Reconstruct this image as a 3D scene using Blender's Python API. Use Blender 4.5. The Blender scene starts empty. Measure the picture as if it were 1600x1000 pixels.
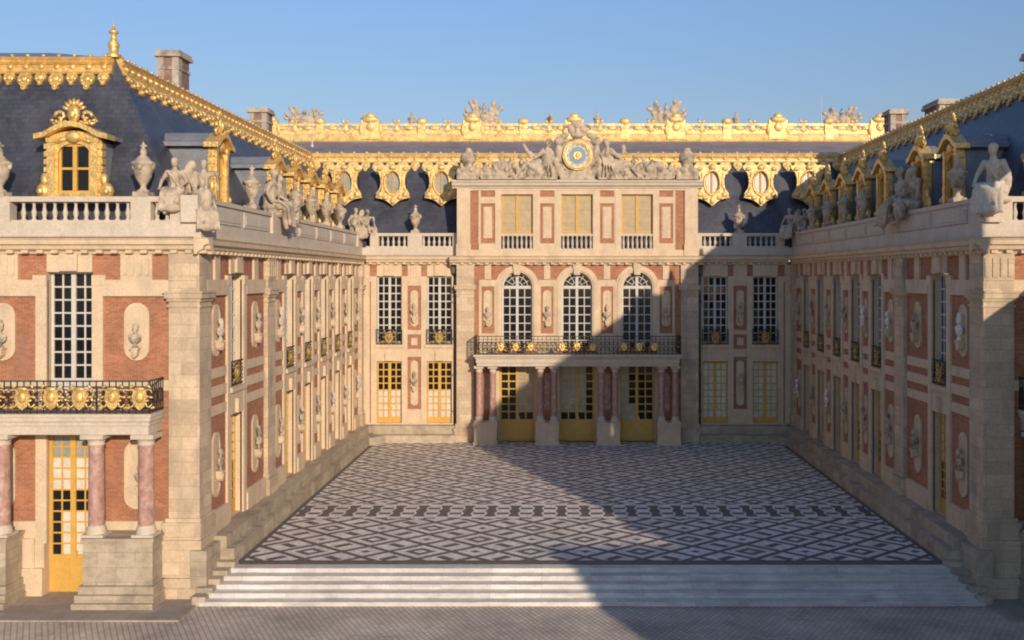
import bpy, bmesh, math, random
from mathutils import Vector, Matrix
R = math.radians
random.seed(7)
SC = bpy.context.scene
COL = SC.collection
GZ = -0.9                      # level of the outer courtyard; the marble court is z = 0
# ------------------------------------------------------------------ materials
def nd(nt, typ, **kw):
    n = nt.nodes.new(typ)
    for k, v in kw.items():
        if k[0] == '_': setattr(n, k[1:], v)
        else:
            key = int(k[1:]) if k[0] == 'i' and k[1:].isdigit() else k.replace('_', ' ')
            s = n.inputs[key]
            if isinstance(v, bpy.types.NodeSocket): nt.links.new(v, s)
            else: s.default_value = v
    return n
def c4(c): return (c[0], c[1], c[2], 1)
def mul(c, k): return tuple(x * k for x in c)
def mat(name, base, rough=.8, metal=0, var=.18, ns=3.0, bump=.15, bs=14, joints=None, stain=None, brick=None, spec=.3, fine=.1):
    m = bpy.data.materials.new(name); m.use_nodes = True
    nt = m.node_tree; b = nt.nodes['Principled BSDF']
    pos = nd(nt, 'ShaderNodeNewGeometry').outputs['Position']
    uv = nd(nt, 'ShaderNodeUVMap').outputs[0]
    n1 = nd(nt, 'ShaderNodeTexNoise', Vector=pos, Scale=ns, Detail=6.0, Roughness=.65)
    col = None; hgt = None
    if brick:
        bt = nd(nt, 'ShaderNodeTexBrick', Vector=uv, Color1=c4(brick[0]), Color2=c4(brick[1]), Mortar=c4(brick[2]), Scale=1.0,
                Mortar_Size=brick[5], Mortar_Smooth=.2, Bias=0.0, Brick_Width=brick[3], Row_Height=brick[4])
        col = bt.outputs[0]
    elif joints:
        bt = nd(nt, 'ShaderNodeTexBrick', Vector=uv, Color1=c4(mul(base, 1.1)), Color2=c4(mul(base, .84)), Mortar=c4(mul(base, .72)), Scale=1.0,
                Mortar_Size=joints[2], Mortar_Smooth=.3, Bias=0.0, Brick_Width=joints[0], Row_Height=joints[1])
        col = bt.outputs[0]
    rp = nd(nt, 'ShaderNodeMapRange', Value=n1.outputs[0], From_Min=.3, From_Max=.7, To_Min=1 - var, To_Max=1 + var)
    mx = nd(nt, 'ShaderNodeMix', _data_type='RGBA', _blend_type='MULTIPLY', Factor=1.0)
    if col is not None: nt.links.new(col, mx.inputs[6])
    else: mx.inputs[6].default_value = c4(base)
    nt.links.new(rp.outputs[0], mx.inputs[7])
    out = mx.outputs[2]
    if fine:
        n3 = nd(nt, 'ShaderNodeTexNoise', Vector=pos, Scale=ns * 9, Detail=3.0)
        r3 = nd(nt, 'ShaderNodeMapRange', Value=n3.outputs[0], From_Min=.3, From_Max=.7, To_Min=1 - fine, To_Max=1 + fine)
        m3 = nd(nt, 'ShaderNodeMix', _data_type='RGBA', _blend_type='MULTIPLY', Factor=1.0, i6=out)
        nt.links.new(r3.outputs[0], m3.inputs[7]); out = m3.outputs[2]
    if stain:   # weathering streaks with a shape of their own: (colour, amount, scale vector)
        mp = nd(nt, 'ShaderNodeMapping', Vector=pos, Scale=stain[2])
        n2 = nd(nt, 'ShaderNodeTexNoise', Vector=mp.outputs[0], Scale=1.0, Detail=5.0, Roughness=.6)
        r2 = nd(nt, 'ShaderNodeMapRange', Value=n2.outputs[0], From_Min=.5, From_Max=.68, To_Min=0.0, To_Max=stain[1])
        m2 = nd(nt, 'ShaderNodeMix', _data_type='RGBA', Factor=r2.outputs[0], i6=out, i7=c4(stain[0]))
        out = m2.outputs[2]
    nt.links.new(out, b.inputs['Base Color'])
    b.inputs['Roughness'].default_value = rough; b.inputs['Metallic'].default_value = metal
    b.inputs['Specular IOR Level'].default_value = spec
    if bump:
        nb = nd(nt, 'ShaderNodeTexNoise', Vector=pos, Scale=float(bs), Detail=4.0)
        bp = nd(nt, 'ShaderNodeBump', Strength=bump, Distance=.05, Height=nb.outputs[0])
        nt.links.new(bp.outputs[0], b.inputs['Normal'])
    return m
STN = (.56, .43, .29)
M = dict(
 stone=mat('limestone', STN, joints=(1.15, .47, .012), var=.15, ns=.9, stain=((.30, .255, .195), .62, (1.3, 1.3, .35))),
 trim=mat('dressed_limestone', (.62, .475, .32), var=.1, ns=1.4, stain=((.36, .3, .22), .4, (1.6, 1.6, .5))),
 pale=mat('pale_stone', (.56, .475, .375), var=.1, ns=1.2, stain=((.4, .35, .28), .35, (2, 2, .6))),
 plinth=mat('weathered_stone', (.44, .36, .26), joints=(1.4, .55, .014), var=.22, ns=1.6, stain=((.22, .18, .13), .6, (.9, .9, 1.4))),
 brick=mat('red_brick', (.4, .15, .08), brick=((.42, .172, .09), (.31, .115, .058), (.39, .24, .15), .25, .085, .008), var=.2, ns=.9, stain=((.26, .15, .11), .45, (.8, .8, .5)), bump=.1, bs=40),
 stack=mat('sooty_brick', (.26, .14, .105), brick=((.28, .14, .1), (.2, .11, .085), (.3, .23, .18), .25, .085, .009), var=.3, ns=1.5),
 soot=mat('sooty_stone', (.40, .34, .27), var=.3, ns=1.6, stain=((.14, .12, .1), .8, (2, 2, 1))),
 slate=mat('slate', (.065, .066, .08), brick=((.058, .06, .076), (.038, .041, .056), (.03, .032, .04), .3, .2, .012), var=.38, ns=.7, rough=.42, bump=.2, bs=24, spec=.5, stain=((.105, .104, .11), .4, (.7, .7, .22))),
 lead=mat('lead_sheet', (.2, .21, .235), rough=.5, var=.2, ns=2, bump=.05),
 upper=mat('upper_roof', (.3, .25, .24), brick=((.3, .25, .24), (.25, .21, .2), (.17, .145, .14), .4, .3, .012), var=.25, ns=.6, bump=.1),
 gold=mat('gilded_lead', (.78, .52, .185), rough=.4, metal=.5, var=.25, ns=2.2, bump=.6, bs=9, spec=.5, fine=.25, stain=((.45, .26, .07), .5, (3, 3, 3))),
 oldgold=mat('tarnished_gilding', (.40, .27, .09), rough=.5, metal=.35, var=.4, ns=5, bump=.4, bs=14, spec=.4),
 goldrough=mat('old_gilding', (.77, .55, .225), rough=.5, metal=.3, var=.28, ns=2.6, bump=.7, bs=7, spec=.5, fine=.3, stain=((.44, .25, .07), .6, (2.4, 2.4, 2.4))),
 statue=mat('statue_stone', (.48, .385, .28), var=.3, ns=3, bump=.5, bs=10, stain=((.10, .085, .07), .8, (2.0, 2.0, 1.5))),
 white=mat('white_marble', (.72, .68, .62), rough=.5, var=.1, ns=5, bump=.1),
 iron=mat('wrought_iron', (.045, .042, .035), rough=.5, metal=.3, var=.3, ns=8),
 paint=mat('white_paint', (.56, .53, .48), rough=.5, var=.08, ns=5, bump=.04),
 ochre=mat('ochre_paint', (.59, .345, .075), rough=.5, var=.1, ns=2.5, bump=.04),
 blind=mat('tan_blind', (.50, .38, .22), rough=.7, var=.12, ns=3, brick=((.50, .385, .225), (.46, .35, .2), (.3, .225, .13), 4.0, .12, .012)),
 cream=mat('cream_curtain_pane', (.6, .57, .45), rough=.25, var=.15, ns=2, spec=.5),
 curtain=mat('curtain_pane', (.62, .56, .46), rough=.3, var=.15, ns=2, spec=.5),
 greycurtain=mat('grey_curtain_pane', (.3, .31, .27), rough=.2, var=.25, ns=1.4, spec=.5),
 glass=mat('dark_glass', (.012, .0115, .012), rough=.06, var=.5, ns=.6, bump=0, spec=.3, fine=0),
 marblered=mat('red_marble', (.40, .225, .18), rough=.35, var=.3, ns=4, bump=.03, stain=((.6, .48, .42), .6, (5, 5, 3)), spec=.5),
 stepm=mat('white_step_marble', (.66, .61, .55), rough=.55, var=.13, ns=1.6, joints=(1.9, 3.0, .01), stain=((.34, .3, .27), .5, (.8, 2.5, 5))),
 dial=mat('blue_dial', (.2, .3, .36), rough=.4, var=.15, ns=6, bump=0),
 pipe=mat('lead_pipe', (.11, .1, .09), rough=.5, var=.2),
 kerb=mat('pavement_slabs', (.36, .3, .235), joints=(1.5, .8, .014), var=.15, ns=1.2),
)
def math_(nt, op, a, b=None):
    n = nt.nodes.new('ShaderNodeMath'); n.operation = op
    for i, v in enumerate((a, b)):
        if v is None: continue
        if isinstance(v, bpy.types.NodeSocket): nt.links.new(v, n.inputs[i])
        else: n.inputs[i].default_value = v
    return n.outputs[0]
def stripes(nt, val, stops):
    r = nt.nodes.new('ShaderNodeValToRGB'); r.color_ramp.interpolation = 'CONSTANT'
    el = r.color_ramp.elements
    while len(el) > 1: el.remove(el[-1])
    el[0].position = 0; el[0].color = (stops[0][1],) * 3 + (1,)
    for p, v in stops[1:]:
        e = el.new(p); e.color = (v, v, v, 1)
    nt.links.new(val, r.inputs[0]); return r.outputs[0]
def marble_floor():
    m = bpy.data.materials.new('court_marble'); m.use_nodes = True
    nt = m.node_tree; b = nt.nodes['Principled BSDF']
    pos = nd(nt, 'ShaderNodeNewGeometry').outputs['Position']
    sp = nd(nt, 'ShaderNodeSeparateXYZ', Vector=pos)
    X, Y = sp.outputs[0], sp.outputs[1]
    def tri(v, per, off):        # 0 at the lozenge centre, 1 half a period away
        f = math_(nt, 'FRACT', math_(nt, 'DIVIDE', math_(nt, 'SUBTRACT', v, off), per))
        return math_(nt, 'SUBTRACT', 1.0, math_(nt, 'ABSOLUTE', math_(nt, 'SUBTRACT', math_(nt, 'MULTIPLY', f, 2.0), 1.0)))
    def loz(px, py, ox, oy): return math_(nt, 'MULTIPLY', math_(nt, 'ADD', tri(X, px, ox), tri(Y, py, oy)), .5)
    def weave(px, py, ox, oy):     # big and small lozenges with barred lozenges between them
        xx = math_(nt, 'DIVIDE', math_(nt, 'SUBTRACT', X, ox), px); yy = math_(nt, 'DIVIDE', math_(nt, 'SUBTRACT', Y, oy), py)
        def dist(op):
            f = math_(nt, 'FRACT', math_(nt, 'ADD', math_(nt, op, xx, yy), 100.5))
            return math_(nt, 'ABSOLUTE', math_(nt, 'SUBTRACT', f, .5))
        p, q = dist('ADD'), dist('SUBTRACT'); w = .214
        lt = lambda v, k: math_(nt, 'LESS_THAN', v, k)
        line = math_(nt, 'MAXIMUM', lt(math_(nt, 'ABSOLUTE', math_(nt, 'SUBTRACT', p, w)), .042), lt(math_(nt, 'ABSOLUTE', math_(nt, 'SUBTRACT', q, w)), .043))
        mx, mn = math_(nt, 'MAXIMUM', p, q), math_(nt, 'MINIMUM', p, q)
        dot = lt(mx, .05)
        small = math_(nt, 'MULTIPLY', math_(nt, 'GREATER_THAN', mn, .355), lt(mn, .435))
        core = math_(nt, 'MULTIPLY', lt(mn, .13), math_(nt, 'GREATER_THAN', mx, .44))
        return math_(nt, 'SUBTRACT', 1.0, math_(nt, 'MAXIMUM', math_(nt, 'MAXIMUM', line, dot), math_(nt, 'MAXIMUM', small, core)))
    A = weave(4.5, 3.9, -.15, 41.9); Bp = weave(4.1, 3.6, .3, 53.0)
    # the middle band: a row of framed bars
    bx = tri(X, 1.12, 0.0); by = tri(Y, 1.05, 49.2); big = tri(Y, 3.2, 49.2)
    bar = math_(nt, 'LESS_THAN', math_(nt, 'ADD', bx, math_(nt, 'MULTIPLY', by, .22)), .5)
    dash = math_(nt, 'MULTIPLY', math_(nt, 'GREATER_THAN', bx, .5), math_(nt, 'GREATER_THAN', by, .66))
    dark = math_(nt, 'MAXIMUM', math_(nt, 'MULTIPLY', bar, math_(nt, 'LESS_THAN', big, .72)), dash)
    C = nd(nt, 'ShaderNodeMix', _data_type='RGBA', Factor=dark, i6=(1, 1, 1, 1), i7=(0, 0, 0, 1)).outputs[2]
    inband = math_(nt, 'LESS_THAN', math_(nt, 'ABSOLUTE', math_(nt, 'SUBTRACT', Y, 49.2)), 1.6)
    back = math_(nt, 'GREATER_THAN', Y, 50.8)
    def pick(f, a, c):
        n = nd(nt, 'ShaderNodeMix', _data_type='RGBA', Factor=f)
        for k, v in ((6, a), (7, c)):
            if isinstance(v, tuple): n.inputs[k].default_value = v
            else: nt.links.new(v, n.inputs[k])
        return n.outputs[2]
    pat = pick(inband, pick(back, A, Bp), C)
    edge = math_(nt, 'MULTIPLY', math_(nt, 'LESS_THAN', math_(nt, 'ABSOLUTE', X), 13.7), math_(nt, 'GREATER_THAN', Y, 40.6))
    pat = math_(nt, 'MULTIPLY', pat, edge)
    n = nd(nt, 'ShaderNodeTexNoise', Vector=pos, Scale=.35, Detail=5.0)
    n2 = nd(nt, 'ShaderNodeTexNoise', Vector=pos, Scale=5.0, Detail=4.0)
    tile = nd(nt, 'ShaderNodeTexBrick', Vector=pos, Color1=(.86, .86, .86, 1), Color2=(1.08, 1.06, 1.05, 1), Mortar=(.6, .6, .6, 1), Scale=1.0, Mortar_Size=.008, Brick_Width=.55, Row_Height=.55)
    tint = nd(nt, 'ShaderNodeMix', _data_type='RGBA', Factor=nd(nt, 'ShaderNodeMapRange', Value=n.outputs[0], From_Min=.35, From_Max=.65).outputs[0], i6=(.8, .74, .66, 1), i7=(.8, .70, .615, 1)).outputs[2]
    light = nd(nt, 'ShaderNodeMix', _data_type='RGBA', _blend_type='MULTIPLY', Factor=1.0, i6=tint, i7=tile.outputs[0]).outputs[2]
    base = pick(pat, (.15, .13, .112, 1), light)
    k = nd(nt, 'ShaderNodeMapRange', Value=n2.outputs[0], From_Min=.3, From_Max=.7, To_Min=.78, To_Max=1.16).outputs[0]
    fin = nd(nt, 'ShaderNodeMix', _data_type='RGBA', _blend_type='MULTIPLY', Factor=1.0, i6=base); nt.links.new(k, fin.inputs[7])
    nt.links.new(fin.outputs[2], b.inputs['Base Color']); b.inputs['Roughness'].default_value = .62
    b.inputs['Specular IOR Level'].default_value = .25
    return m
M['court'] = marble_floor()
def cobble():
    m = bpy.data.materials.new('granite_setts'); m.use_nodes = True
    nt = m.node_tree; b = nt.nodes['Principled BSDF']
    pos = nd(nt, 'ShaderNodeNewGeometry').outputs['Position']
    mp = nd(nt, 'ShaderNodeMapping', Vector=pos, Rotation=(0, 0, R(63)))
    bt = nd(nt, 'ShaderNodeTexBrick', Vector=mp.outputs[0], Color1=(.62, .51, .385, 1), Color2=(.5, .41, .31, 1), Mortar=(.31, .26, .21, 1), Scale=1.0, Mortar_Size=.022, Mortar_Smooth=.4, Brick_Width=.24, Row_Height=.19)
    n = nd(nt, 'ShaderNodeTexNoise', Vector=pos, Scale=.5, Detail=6.0)
    k = nd(nt, 'ShaderNodeMapRange', Value=n.outputs[0], From_Min=.3, From_Max=.7, To_Min=.75, To_Max=1.25).outputs[0]
    fin = nd(nt, 'ShaderNodeMix', _data_type='RGBA', _blend_type='MULTIPLY', Factor=1.0, i6=bt.outputs[0]); nt.links.new(k, fin.inputs[7])
    nt.links.new(fin.outputs[2], b.inputs['Base Color']); b.inputs['Roughness'].default_value = .8
    bp = nd(nt, 'ShaderNodeBump', Strength=.5, Distance=.02, Height=bt.outputs[1], _invert=True); nt.links.new(bp.outputs[0], b.inputs['Normal'])
    return m
M['cobble'] = cobble()
# ------------------------------------------------------------------ mesh builder
class Fr:      # facade frame: a along the wall, d out of the wall, z up
    def __init__(s, o, u, n): s.o, s.u, s.n = Vector(o), Vector(u), Vector(n); s.rot = math.atan2(n[0], -n[1])
    def p(s, a, d, z): return s.o + s.u * a + s.n * d + Vector((0, 0, z))
WORLD = Fr((0, 0, 0), (1, 0, 0), (0, 1, 0))
class MB:
    def __init__(s, fr=WORLD): s.v, s.f, s.mi, s.sm, s.fr = [], [], [], [], fr
    def add(s, vs, fs, m=0, sm=False):
        b = len(s.v); s.v += [s.fr.p(*q) for q in vs]
        for f in fs: s.f.append([b + i for i in f]); s.mi.append(m); s.sm.append(sm)
    def box(s, a0, a1, d0, d1, z0, z1, m=0):
        vs = [(a, d, z) for a in (a0, a1) for d in (d0, d1) for z in (z0, z1)]
        s.add(vs, [(0, 1, 3, 2), (4, 6, 7, 5), (0, 4, 5, 1), (2, 3, 7, 6), (0, 2, 6, 4), (1, 5, 7, 3)], m)
    def quad(s, *ps, m=0): s.add(ps, [tuple(range(len(ps)))], m)
    def prism(s, poly, d0, d1, m=0):     # polygon in (a, z) pushed along d
        n = len(poly)
        s.add([(a, d0, z) for a, z in poly] + [(a, d1, z) for a, z in poly],
              [tuple(range(n)), tuple(range(2 * n - 1, n - 1, -1))] + [(i, (i + 1) % n, n + (i + 1) % n, n + i) for i in range(n)], m)
    def extr(s, prof, a0, a1, m=0):      # profile in (d, z) run along a
        n = len(prof)
        s.add([(a0, d, z) for d, z in prof] + [(a1, d, z) for d, z in prof],
              [tuple(range(n)), tuple(range(2 * n - 1, n - 1, -1))] + [(i, (i + 1) % n, n + (i + 1) % n, n + i) for i in range(n)], m)
    def ring(s, outer, inner, d0, d1, m=0):   # plate between two equal-count loops in (a, z)
        n = len(outer)
        vs = [(a, d1, z) for a, z in outer] + [(a, d1, z) for a, z in inner] + [(a, d0, z) for a, z in outer] + [(a, d0, z) for a, z in inner]
        fs = []
        for i in range(n):
            j = (i + 1) % n
            fs += [(i, j, n + j, n + i), (i, 2 * n + i, 2 * n + j, j), (n + i, n + j, 3 * n + j, 3 * n + i), (2 * n + i, 3 * n + i, 3 * n + j, 2 * n + j)]
        s.add(vs, fs, m)
    def lathe(s, prof, c=(0, 0, 0), n=12, m=0, sm=True, sx=1, sy=1):
        k = len(prof)
        vs = [(c[0] + r * math.cos(2 * math.pi * i / n) * sx, c[1] + r * math.sin(2 * math.pi * i / n) * sy, c[2] + z) for i in range(n) for r, z in prof]
        fs = [(i * k + j, ((i + 1) % n) * k + j, ((i + 1) % n) * k + j + 1, i * k + j + 1) for i in range(n) for j in range(k - 1)]
        s.add(vs, fs, m, sm)
        s.add([vs[i * k] for i in range(n)], [tuple(range(n))], m); s.add([vs[i * k + k - 1] for i in range(n)], [tuple(range(n))], m)
    def ell(s, c, r, n=10, m=0, rz=0, rx=0, ry=0):
        Mx = Matrix.Rotation(rz, 3, 'Z') @ Matrix.Rotation(ry, 3, 'Y') @ Matrix.Rotation(rx, 3, 'X'); h = max(4, n // 2 + 1)
        vs = [(c[0], c[1], c[2]) for _ in ()]
        vs = []
        for j in range(1, h):
            t = math.pi * j / h
            for i in range(n):
                q = Mx @ Vector((r[0] * math.sin(t) * math.cos(2 * math.pi * i / n), r[1] * math.sin(t) * math.sin(2 * math.pi * i / n), r[2] * math.cos(t)))
                vs.append((c[0] + q.x, c[1] + q.y, c[2] + q.z))
        for sg in (1, -1):
            q = Mx @ Vector((0, 0, sg * r[2])); vs.append((c[0] + q.x, c[1] + q.y, c[2] + q.z))
        fs = [(j * n + i, j * n + (i + 1) % n, (j + 1) * n + (i + 1) % n, (j + 1) * n + i) for j in range(h - 2) for i in range(n)]
        T = len(vs) - 2
        fs += [(T, (i + 1) % n, i) for i in range(n)] + [(T + 1, (h - 2) * n + i, (h - 2) * n + (i + 1) % n) for i in range(n)]
        s.add(vs, fs, m, True)
    def tube(s, pts, r, n=6, m=0, closed=False):
        P = [Vector(p) for p in pts]; L = len(P); rr = r if isinstance(r, (list, tuple)) else [r] * L
        vs = []
        for i in range(L):
            t = (P[(i + 1) % L] - P[i - 1]) if closed else (P[min(i + 1, L - 1)] - P[max(i - 1, 0)])
            t.normalize(); a = t.orthogonal() if abs(t.z) > .9 else t.cross(Vector((0, 0, 1))); a.normalize(); b = t.cross(a)
            for k in range(n):
                q = P[i] + a * rr[i] * math.cos(2 * math.pi * k / n) + b * rr[i] * math.sin(2 * math.pi * k / n); vs.append(tuple(q))
        fs = [(i * n + k, i * n + (k + 1) % n, ((i + 1) % L) * n + (k + 1) % n, ((i + 1) % L) * n + k) for i in range(L if closed else L - 1) for k in range(n)]
        if not closed: fs += [tuple(range(n)), tuple(range((L - 1) * n, L * n))]
        s.add(vs, fs, m, True)
    def caps(s, p, r, q, r2, m=0):
        s.tube([p, q], [r, r2], 8, m); s.ell(p, (r,) * 3, 8, m); s.ell(q, (r2,) * 3, 8, m)
WL = {}
def uvs(me):
    uv = me.uv_layers.new(name='UVMap').data
    for p in me.polygons:
        n = p.normal; ax = max(range(3), key=lambda i: abs(n[i]))
        for li in p.loop_indices:
            c = me.vertices[me.loops[li].vertex_index].co
            if ax == 0: uv[li].uv = (c.y, c.z)
            elif ax == 1: uv[li].uv = (c.x, c.z)
            else: uv[li].uv = (c.x, c.y)
def mesh_of(mb, name, mats):
    me = bpy.data.meshes.new(name); me.from_pydata([tuple(v) for v in mb.v], [], mb.f)
    for m in mats: me.materials.append(M[m])
    me.polygons.foreach_set('material_index', mb.mi); me.polygons.foreach_set('use_smooth', mb.sm)
    bm = bmesh.new(); bm.from_mesh(me); bmesh.ops.recalc_face_normals(bm, faces=bm.faces); bm.to_mesh(me); bm.free()
    me.update(); uvs(me); return me
def link(o, parent=None, loc=(0, 0, 0), rot=0):
    COL.objects.link(o)
    if parent is not None:
        o.parent = parent; loc = Vector(loc) - WL.get(parent.name, Vector((0, 0, 0)))
    o.location = loc; o.rotation_euler = (0, 0, rot); return o
def obj(name, mb, mats, parent=None, loc=(0, 0, 0), rot=0):
    """one mesh object; its mesh is in world metres unless loc is given"""
    return link(bpy.data.objects.new(name, mesh_of(mb, name, mats.split())), parent, loc, rot)
def empty(name, label, cat, loc, rot=0, group=None):
    o = bpy.data.objects.new(name, None); COL.objects.link(o); o.empty_display_size = .5
    o.location = loc; o.rotation_euler = (0, 0, rot); WL[o.name] = Vector(loc) if not rot else Vector((0, 0, 0))
    return tag(o, label, cat, group)
def tag(o, label, cat, group=None):
    o['label'] = label; o['category'] = cat
    if group: o['group'] = group
    return o
def struct(o): o['kind'] = 'structure'; return o
def dup(o, parent=None):
    c = o.copy(); COL.objects.link(c); c.parent = parent
    for ch in list(o.children): dup(ch, c)
    return c
CACHE = {}
def place(key, make, fr, a, d, z, parent):
    """a repeated part: built once, then copied with its sub-parts"""
    p = fr.p(a, d, z)
    if key in CACHE:
        o = dup(CACHE[key], parent); o.location = p - WL.get(parent.name, Vector((0, 0, 0))); o.rotation_euler = (0, 0, fr.rot)
    else:
        o = make(parent, p, fr.rot); CACHE[key] = o
    return o
def fuse(mb, name, material, voxel, smooth=4, parent=None, loc=(0, 0, 0), rot=0, scale=1):
    """melts overlapping lumps into one continuous carved surface"""
    me = mesh_of(mb, name, [material]); t = bpy.data.objects.new('tmp', me); COL.objects.link(t)
    r = t.modifiers.new('r', 'REMESH'); r.mode = 'VOXEL'; r.voxel_size = voxel; r.use_smooth_shade = True
    sm = t.modifiers.new('s', 'SMOOTH'); sm.iterations = smooth; sm.factor = .5
    dg = bpy.context.evaluated_depsgraph_get(); me2 = bpy.data.meshes.new_from_object(t.evaluated_get(dg))
    bpy.data.objects.remove(t); me2.name = name
    me2.materials.clear(); me2.materials.append(M[material])
    if not me2.uv_layers: me2.uv_layers.new(name='UVMap')
    return link(bpy.data.objects.new(name, me2), parent, loc, rot)
# ------------------------------------------------------------------ repeated parts (local: x along wall, -y outwards, z up)
def bars(mb, w, h, cols, rows, top=None, fw=.1, mw=.06, mull=.14, base=0., y0=-.05, y1=.03):
    """frame, middle post and glazing bars of a casement"""
    t = h if top is None else top
    mb.box(-w / 2, -w / 2 + fw, y0, y1, 0, t); mb.box(w / 2 - fw, w / 2, y0, y1, 0, t)
    mb.box(-w / 2 + fw, w / 2 - fw, y0, y1, 0, fw + base); mb.box(-w / 2 + fw, w / 2 - fw, y0, y1, t - fw, t)
    mb.box(-mull / 2, mull / 2, y0 - .03, y1, fw + base, t - fw)
    for sg in (-1, 1):
        x0, x1 = mull / 2, w / 2 - fw; step = (x1 - x0) / cols
        for i in range(1, cols): x = sg * (x0 + i * step); mb.box(x - mw / 2, x + mw / 2, y0 + .015, y1 - .01, fw + base, t - fw)
    for j in range(1, rows):
        z = fw + base + (t - 2 * fw - base) * j / rows
        for sg in (-1, 1):
            a, b = sorted((sg * mull / 2, sg * (w / 2 - fw))); mb.box(a, b, y0 + .012, y1 - .012, z - mw / 2, z + mw / 2)
def panes(w, h, cols, rows, base, fn, fw=.1, mull=.14):
    mb = MB(); z0 = fw + base
    for sg in (-1, 1):
        for i in range(cols):
            xa = mull / 2 + (w / 2 - fw - mull / 2) * i / cols; xb = mull / 2 + (w / 2 - fw - mull / 2) * (i + 1) / cols
            for j in range(rows):
                za = z0 + (h - fw - z0) * j / rows; zb = z0 + (h - fw - z0) * (j + 1) / rows
                t = random.uniform(-.012, .012)
                mb.quad((sg * xa, .008 + t, za), (sg * xb, .008 - t, za), (sg * xb, .008 - t, zb), (sg * xa, .008 + t, zb), m=fn(sg, i, j))
    return mb
def scroll_bars(mb, L, h, step, y=0):
    mb.box(-L / 2, L / 2, y - .035, y + .035, h - .05, h); mb.box(-L / 2, L / 2, y - .03, y + .03, .04, .09); mb.box(-L / 2, L / 2, y - .02, y + .02, h * .8, h * .8 + .03)
    n = max(2, round(L / step))
    for i in range(n + 1):
        x = -L / 2 + L * i / n; mb.box(x - .018, x + .018, y - .018, y + .018, 0, h)
        if i < n:
            cx = x + L / n / 2; rr = min(L / n * .42, h * .24)
            for cz in (h * .3, h * .6):
                mb.tube([(cx + rr * math.cos(t * math.pi / 4), y, cz + rr * math.sin(t * math.pi / 4)) for t in range(8)], .018, 4, 0, True)
def medallion(mb, c, s, m=0):
    """gilded mask on a pierced shield, with leaf scrolls either side"""
    x, y, z = c
    mb.prism([(x - .2 * s, z + .3 * s), (x, z + .36 * s), (x + .2 * s, z + .3 * s), (x + .26 * s, z), (x + .16 * s, z - .3 * s), (x, z - .42 * s), (x - .16 * s, z - .3 * s), (x - .26 * s, z)], y - .05 * s, y, m)
    mb.ell((x, y - .06 * s, z + .02 * s), (.15 * s, .08 * s, .2 * s), 10, m); mb.ell((x, y - .06 * s, z + .3 * s), (.2 * s, .06 * s, .07 * s), 8, m)
    for q in (-1, 1):
        mb.tube([(x + q * s * (.3 + .11 * math.cos(t * .8)), y - .02, z + s * (.16 + .13 * math.sin(t * .8))) for t in range(7)], .032 * s, 5, m)
        mb.tube([(x + q * s * (.3 + .1 * math.cos(t * .8)), y - .02, z + s * (-.2 + .12 * math.sin(-t * .8))) for t in range(7)], .032 * s, 5, m)
        for k in range(3): mb.ell((x + q * s * (.3 + .06 * k), y, z + s * (.38 - .36 * k)), (.1 * s, .03 * s, .045 * s), 6, m, ry=q * (.7 - .5 * k))
def scroll_gilt(mb, L, h, step, skip, y=-.02, m=0):
    """small gilded leaves between the bars"""
    n = max(2, round(L / step)); rnd = random.Random(5)
    for i in range(n):
        x = -L / 2 + L * (i + .5) / n
        if any(abs(x - q) < .42 for q in skip): continue
        for cz in (.2, .42, .66):
            if rnd.random() < .75: mb.ell((x + rnd.uniform(-.04, .04), y, h * cz), (.075, .03, .045), 6, m, ry=rnd.uniform(-1.2, 1.2))
def window_upper(parent, p, rot):
    w, h = 1.72, 4.7; mb = MB(); bars(mb, w, h, 2, 8, mw=.075, mull=.17, base=.12)
    o = obj('window', mb, 'paint', parent, p, rot)
    obj('pane', panes(w, h, 2, 8, .12, lambda s, i, j: 0), 'glass', o)
    r = MB(); scroll_bars(r, w + .06, 1.05, .3, -.36); obj('railing', r, 'iron', o)
    g = MB(); medallion(g, (0, -.375, .5), 1.05); obj('gilded_ornament', g, 'oldgold', o)
    return o
def window_plain(parent, p, rot):
    w, h = 1.72, 4.7; mb = MB(); bars(mb, w, h, 2, 8, mw=.06, mull=.17, base=.5)
    o = obj('window', mb, 'paint', parent, p, rot)
    obj('pane', panes(w, h, 2, 8, .5, lambda s, i, j: 0), 'glass', o); return o
def door_maker(w, h, rows, base, fn, mats='glass curtain greycurtain', mw=.07):
    def mk(parent, p, rot):
        mb = MB(); bars(mb, w, h, 2, rows, mw=mw, mull=.2, base=base, fw=.13)
        for sg in (-1, 1):
            a, b = sorted((sg * .14, sg * (w / 2 - .18))); mb.box(a, b, -.075, -.05, .2, base - .02) if base > .5 else None
        o = obj('door', mb, 'ochre', parent, p, rot)
        obj('pane', panes(w, h, 2, rows, base, fn, .13, .2), mats, o)
        k = MB(); k.ell((.13, -.1, max(base + .15, 1.1)), (.04, .05, .05), 8); k.box(.1, .16, -.085, -.05, max(base, .95), max(base, .95) + .3); obj('handle', k, 'gold', o)
        return o
    return mk
def arch_pts(w, zs, n=16): return [(w / 2 * math.cos(math.pi * i / n), zs + w / 2 * math.sin(math.pi * i / n)) for i in range(n + 1)]
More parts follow.
